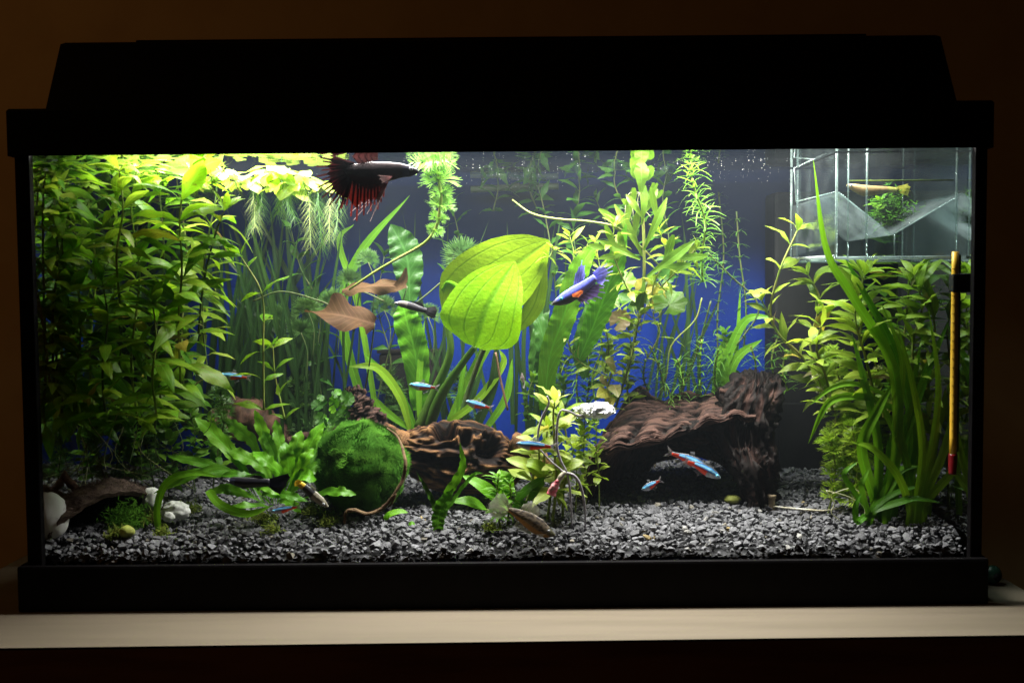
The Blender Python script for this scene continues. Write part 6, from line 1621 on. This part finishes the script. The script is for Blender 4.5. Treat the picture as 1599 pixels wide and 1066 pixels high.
# neon tetras
def neon(label, nose, tail, Y, hgt, ys=None, bend=0, red=1.0):
    dx, dy = tail[0] - nose[0], tail[1] - nose[1]
    L = math.hypot(dx, dy)
    sg = 1 if dx > 0 else -1
    def col(s, z):
        if s < .07: return (.25, .30, .36)
        if -.02 < z < .66 and s < .82: return (.32, .75, 1.0) if .15 < z < .46 else (.05, .34, 1.0)
        if z <= -.02 and s > .45: return (1.0 * red, .07, .02)
        if z > .5: return (.10, .11, .12)
        if z < .12 and s <= .5: return (.42, .42, .46)
        return (.75 * red, .06, .03) if s > .75 else (.2, .2, .25)
    nx, ny = -dy / L, dx / L
    if ny < 0: nx, ny = -nx, -ny
    pts = [(nose[0] + dx * f * .86 + nx * bend * math.sin(f * PI), nose[1] + dy * f * .86 + ny * bend * math.sin(f * PI)) for f in (0, .15, .35, .6, .8, 1)]
    t = thing('neon_tetra', label, 'fish', at(*pts[2], Y), 'neon tetras')
    part('body', fish_body(pts, Y, [x * hgt for x in (.12, .5, .72, .66, .42, .26)], [x * hgt for x in (.15, .62, .98, .72, .4, .26)], .5, col, n=30, m=28), M_neon, t)
    e = pts[-1]
    def off(a, b): return (e[0] + dx / L * a * 1.0 + nx * b, e[1] + dy / L * a + ny * b)
    part('tail_fin', fin([off(-1, -hgt * .25), off(-1, hgt * .25)], [off(L * .16, -hgt * .85), off(L * .13, -hgt * .45), off(L * .07, 0), off(L * .13, hgt * .45), off(L * .16, hgt * .85)], Y, (.5, .35, .35), (.4, .4, .42), .95, .35), M_finc, t)
    d_ = pts[2]
    part('dorsal_fin', fin([(d_[0] + dx * .06 - nx * hgt * .6, d_[1] + dy * .06 - ny * hgt * .6), (d_[0] + dx * .16 - nx * hgt * .6, d_[1] + dy * .16 - ny * hgt * .6)], [(d_[0] + dx * .12 - nx * hgt * 1.4, d_[1] + dy * .12 - ny * hgt * 1.4), (d_[0] + dx * .2 - nx * hgt * 1.2, d_[1] + dy * .2 - ny * hgt * 1.2)], Y, (.4, .4, .42), (.4, .4, .42), .95, .3), M_finc, t)
    part('anal_fin', fin([(d_[0] + dx * .12 + nx * hgt * .8, d_[1] + dy * .12 + ny * hgt * .8), (d_[0] + dx * .3 + nx * hgt * .6, d_[1] + dy * .3 + ny * hgt * .6)], [(d_[0] + dx * .22 + nx * hgt * 1.5, d_[1] + dy * .22 + ny * hgt * 1.5), (d_[0] + dx * .34 + nx * hgt * 1.0, d_[1] + dy * .34 + ny * hgt * 1.0)], Y, (.4, .4, .42), (.4, .4, .42), .95, .3), M_finc, t)
    ex, ey = nose[0] + dx * .09, nose[1] + dy * .09 - ny * hgt * .12
    eyes(t, ex, ey, Y, hgt * .24 * U(Y), hgt * .34 * U(Y), mat=plain('neon_eye', (.2, .6, .8), None, 60, .2) if 'neon_eye' not in MATS else MATS['neon_eye'])
neon('neon tetra swimming highest, beside the leafy thicket', (344, 584), (392, 590), .10, 7.5, red=.8)
neon('neon tetra in front of the thick stalks of the sword plant', (639, 600), (686, 606), .11, 8, red=.5)
neon('neon tetra above the central driftwood, nearest the brown stalk', (727, 626), (770, 638), .10, 8)
neon('bright neon tetra in front of the pale-leaved stems', (806, 692), (869, 698), .025, 9.5)
neon('upper of two overlapping neon tetras under the arch', (1106, 731), (1040, 704), .075, 10.5, bend=-2)
neon('lower of two overlapping neon tetras under the arch', (1125, 746), (1066, 716), .065, 10.5, bend=-2)
neon('small neon tetra low at the cave mouth', (1002, 764), (1034, 748), .08, 7.5)
neon('neon tetra just above the gravel below the fern clump', (423, 798), (470, 790), .02, 7)
# thin twigs and tendrils for the open water
GK = 'thin bare tendrils drifting through the open water'
for i, (px, lab) in enumerate([([(520, 470, .17), (560, 455, .17), (600, 470, .17)], 'bare tendril between the brown leaves'), ([(395, 470, .13), (440, 455, .13), (500, 470, .13), (520, 480, .13)], 'bare tendril crossing the slender stem'), ([(640, 480, .15), (672, 455, .15), (700, 430, .15)], 'bare tendril joining guppy and round leaf'),
                              ([(1020, 640, .17), (1040, 590, .17), (1048, 540, .17), (1085, 500, .17), (1096, 465, .17)], 'bare yellow stem leaning behind the arch')]):
    solo('tendril', tube(wpath(px), .0008, 20, 5), M_stemd if i != 3 else M_stem, lab, 'plant stem', GK)
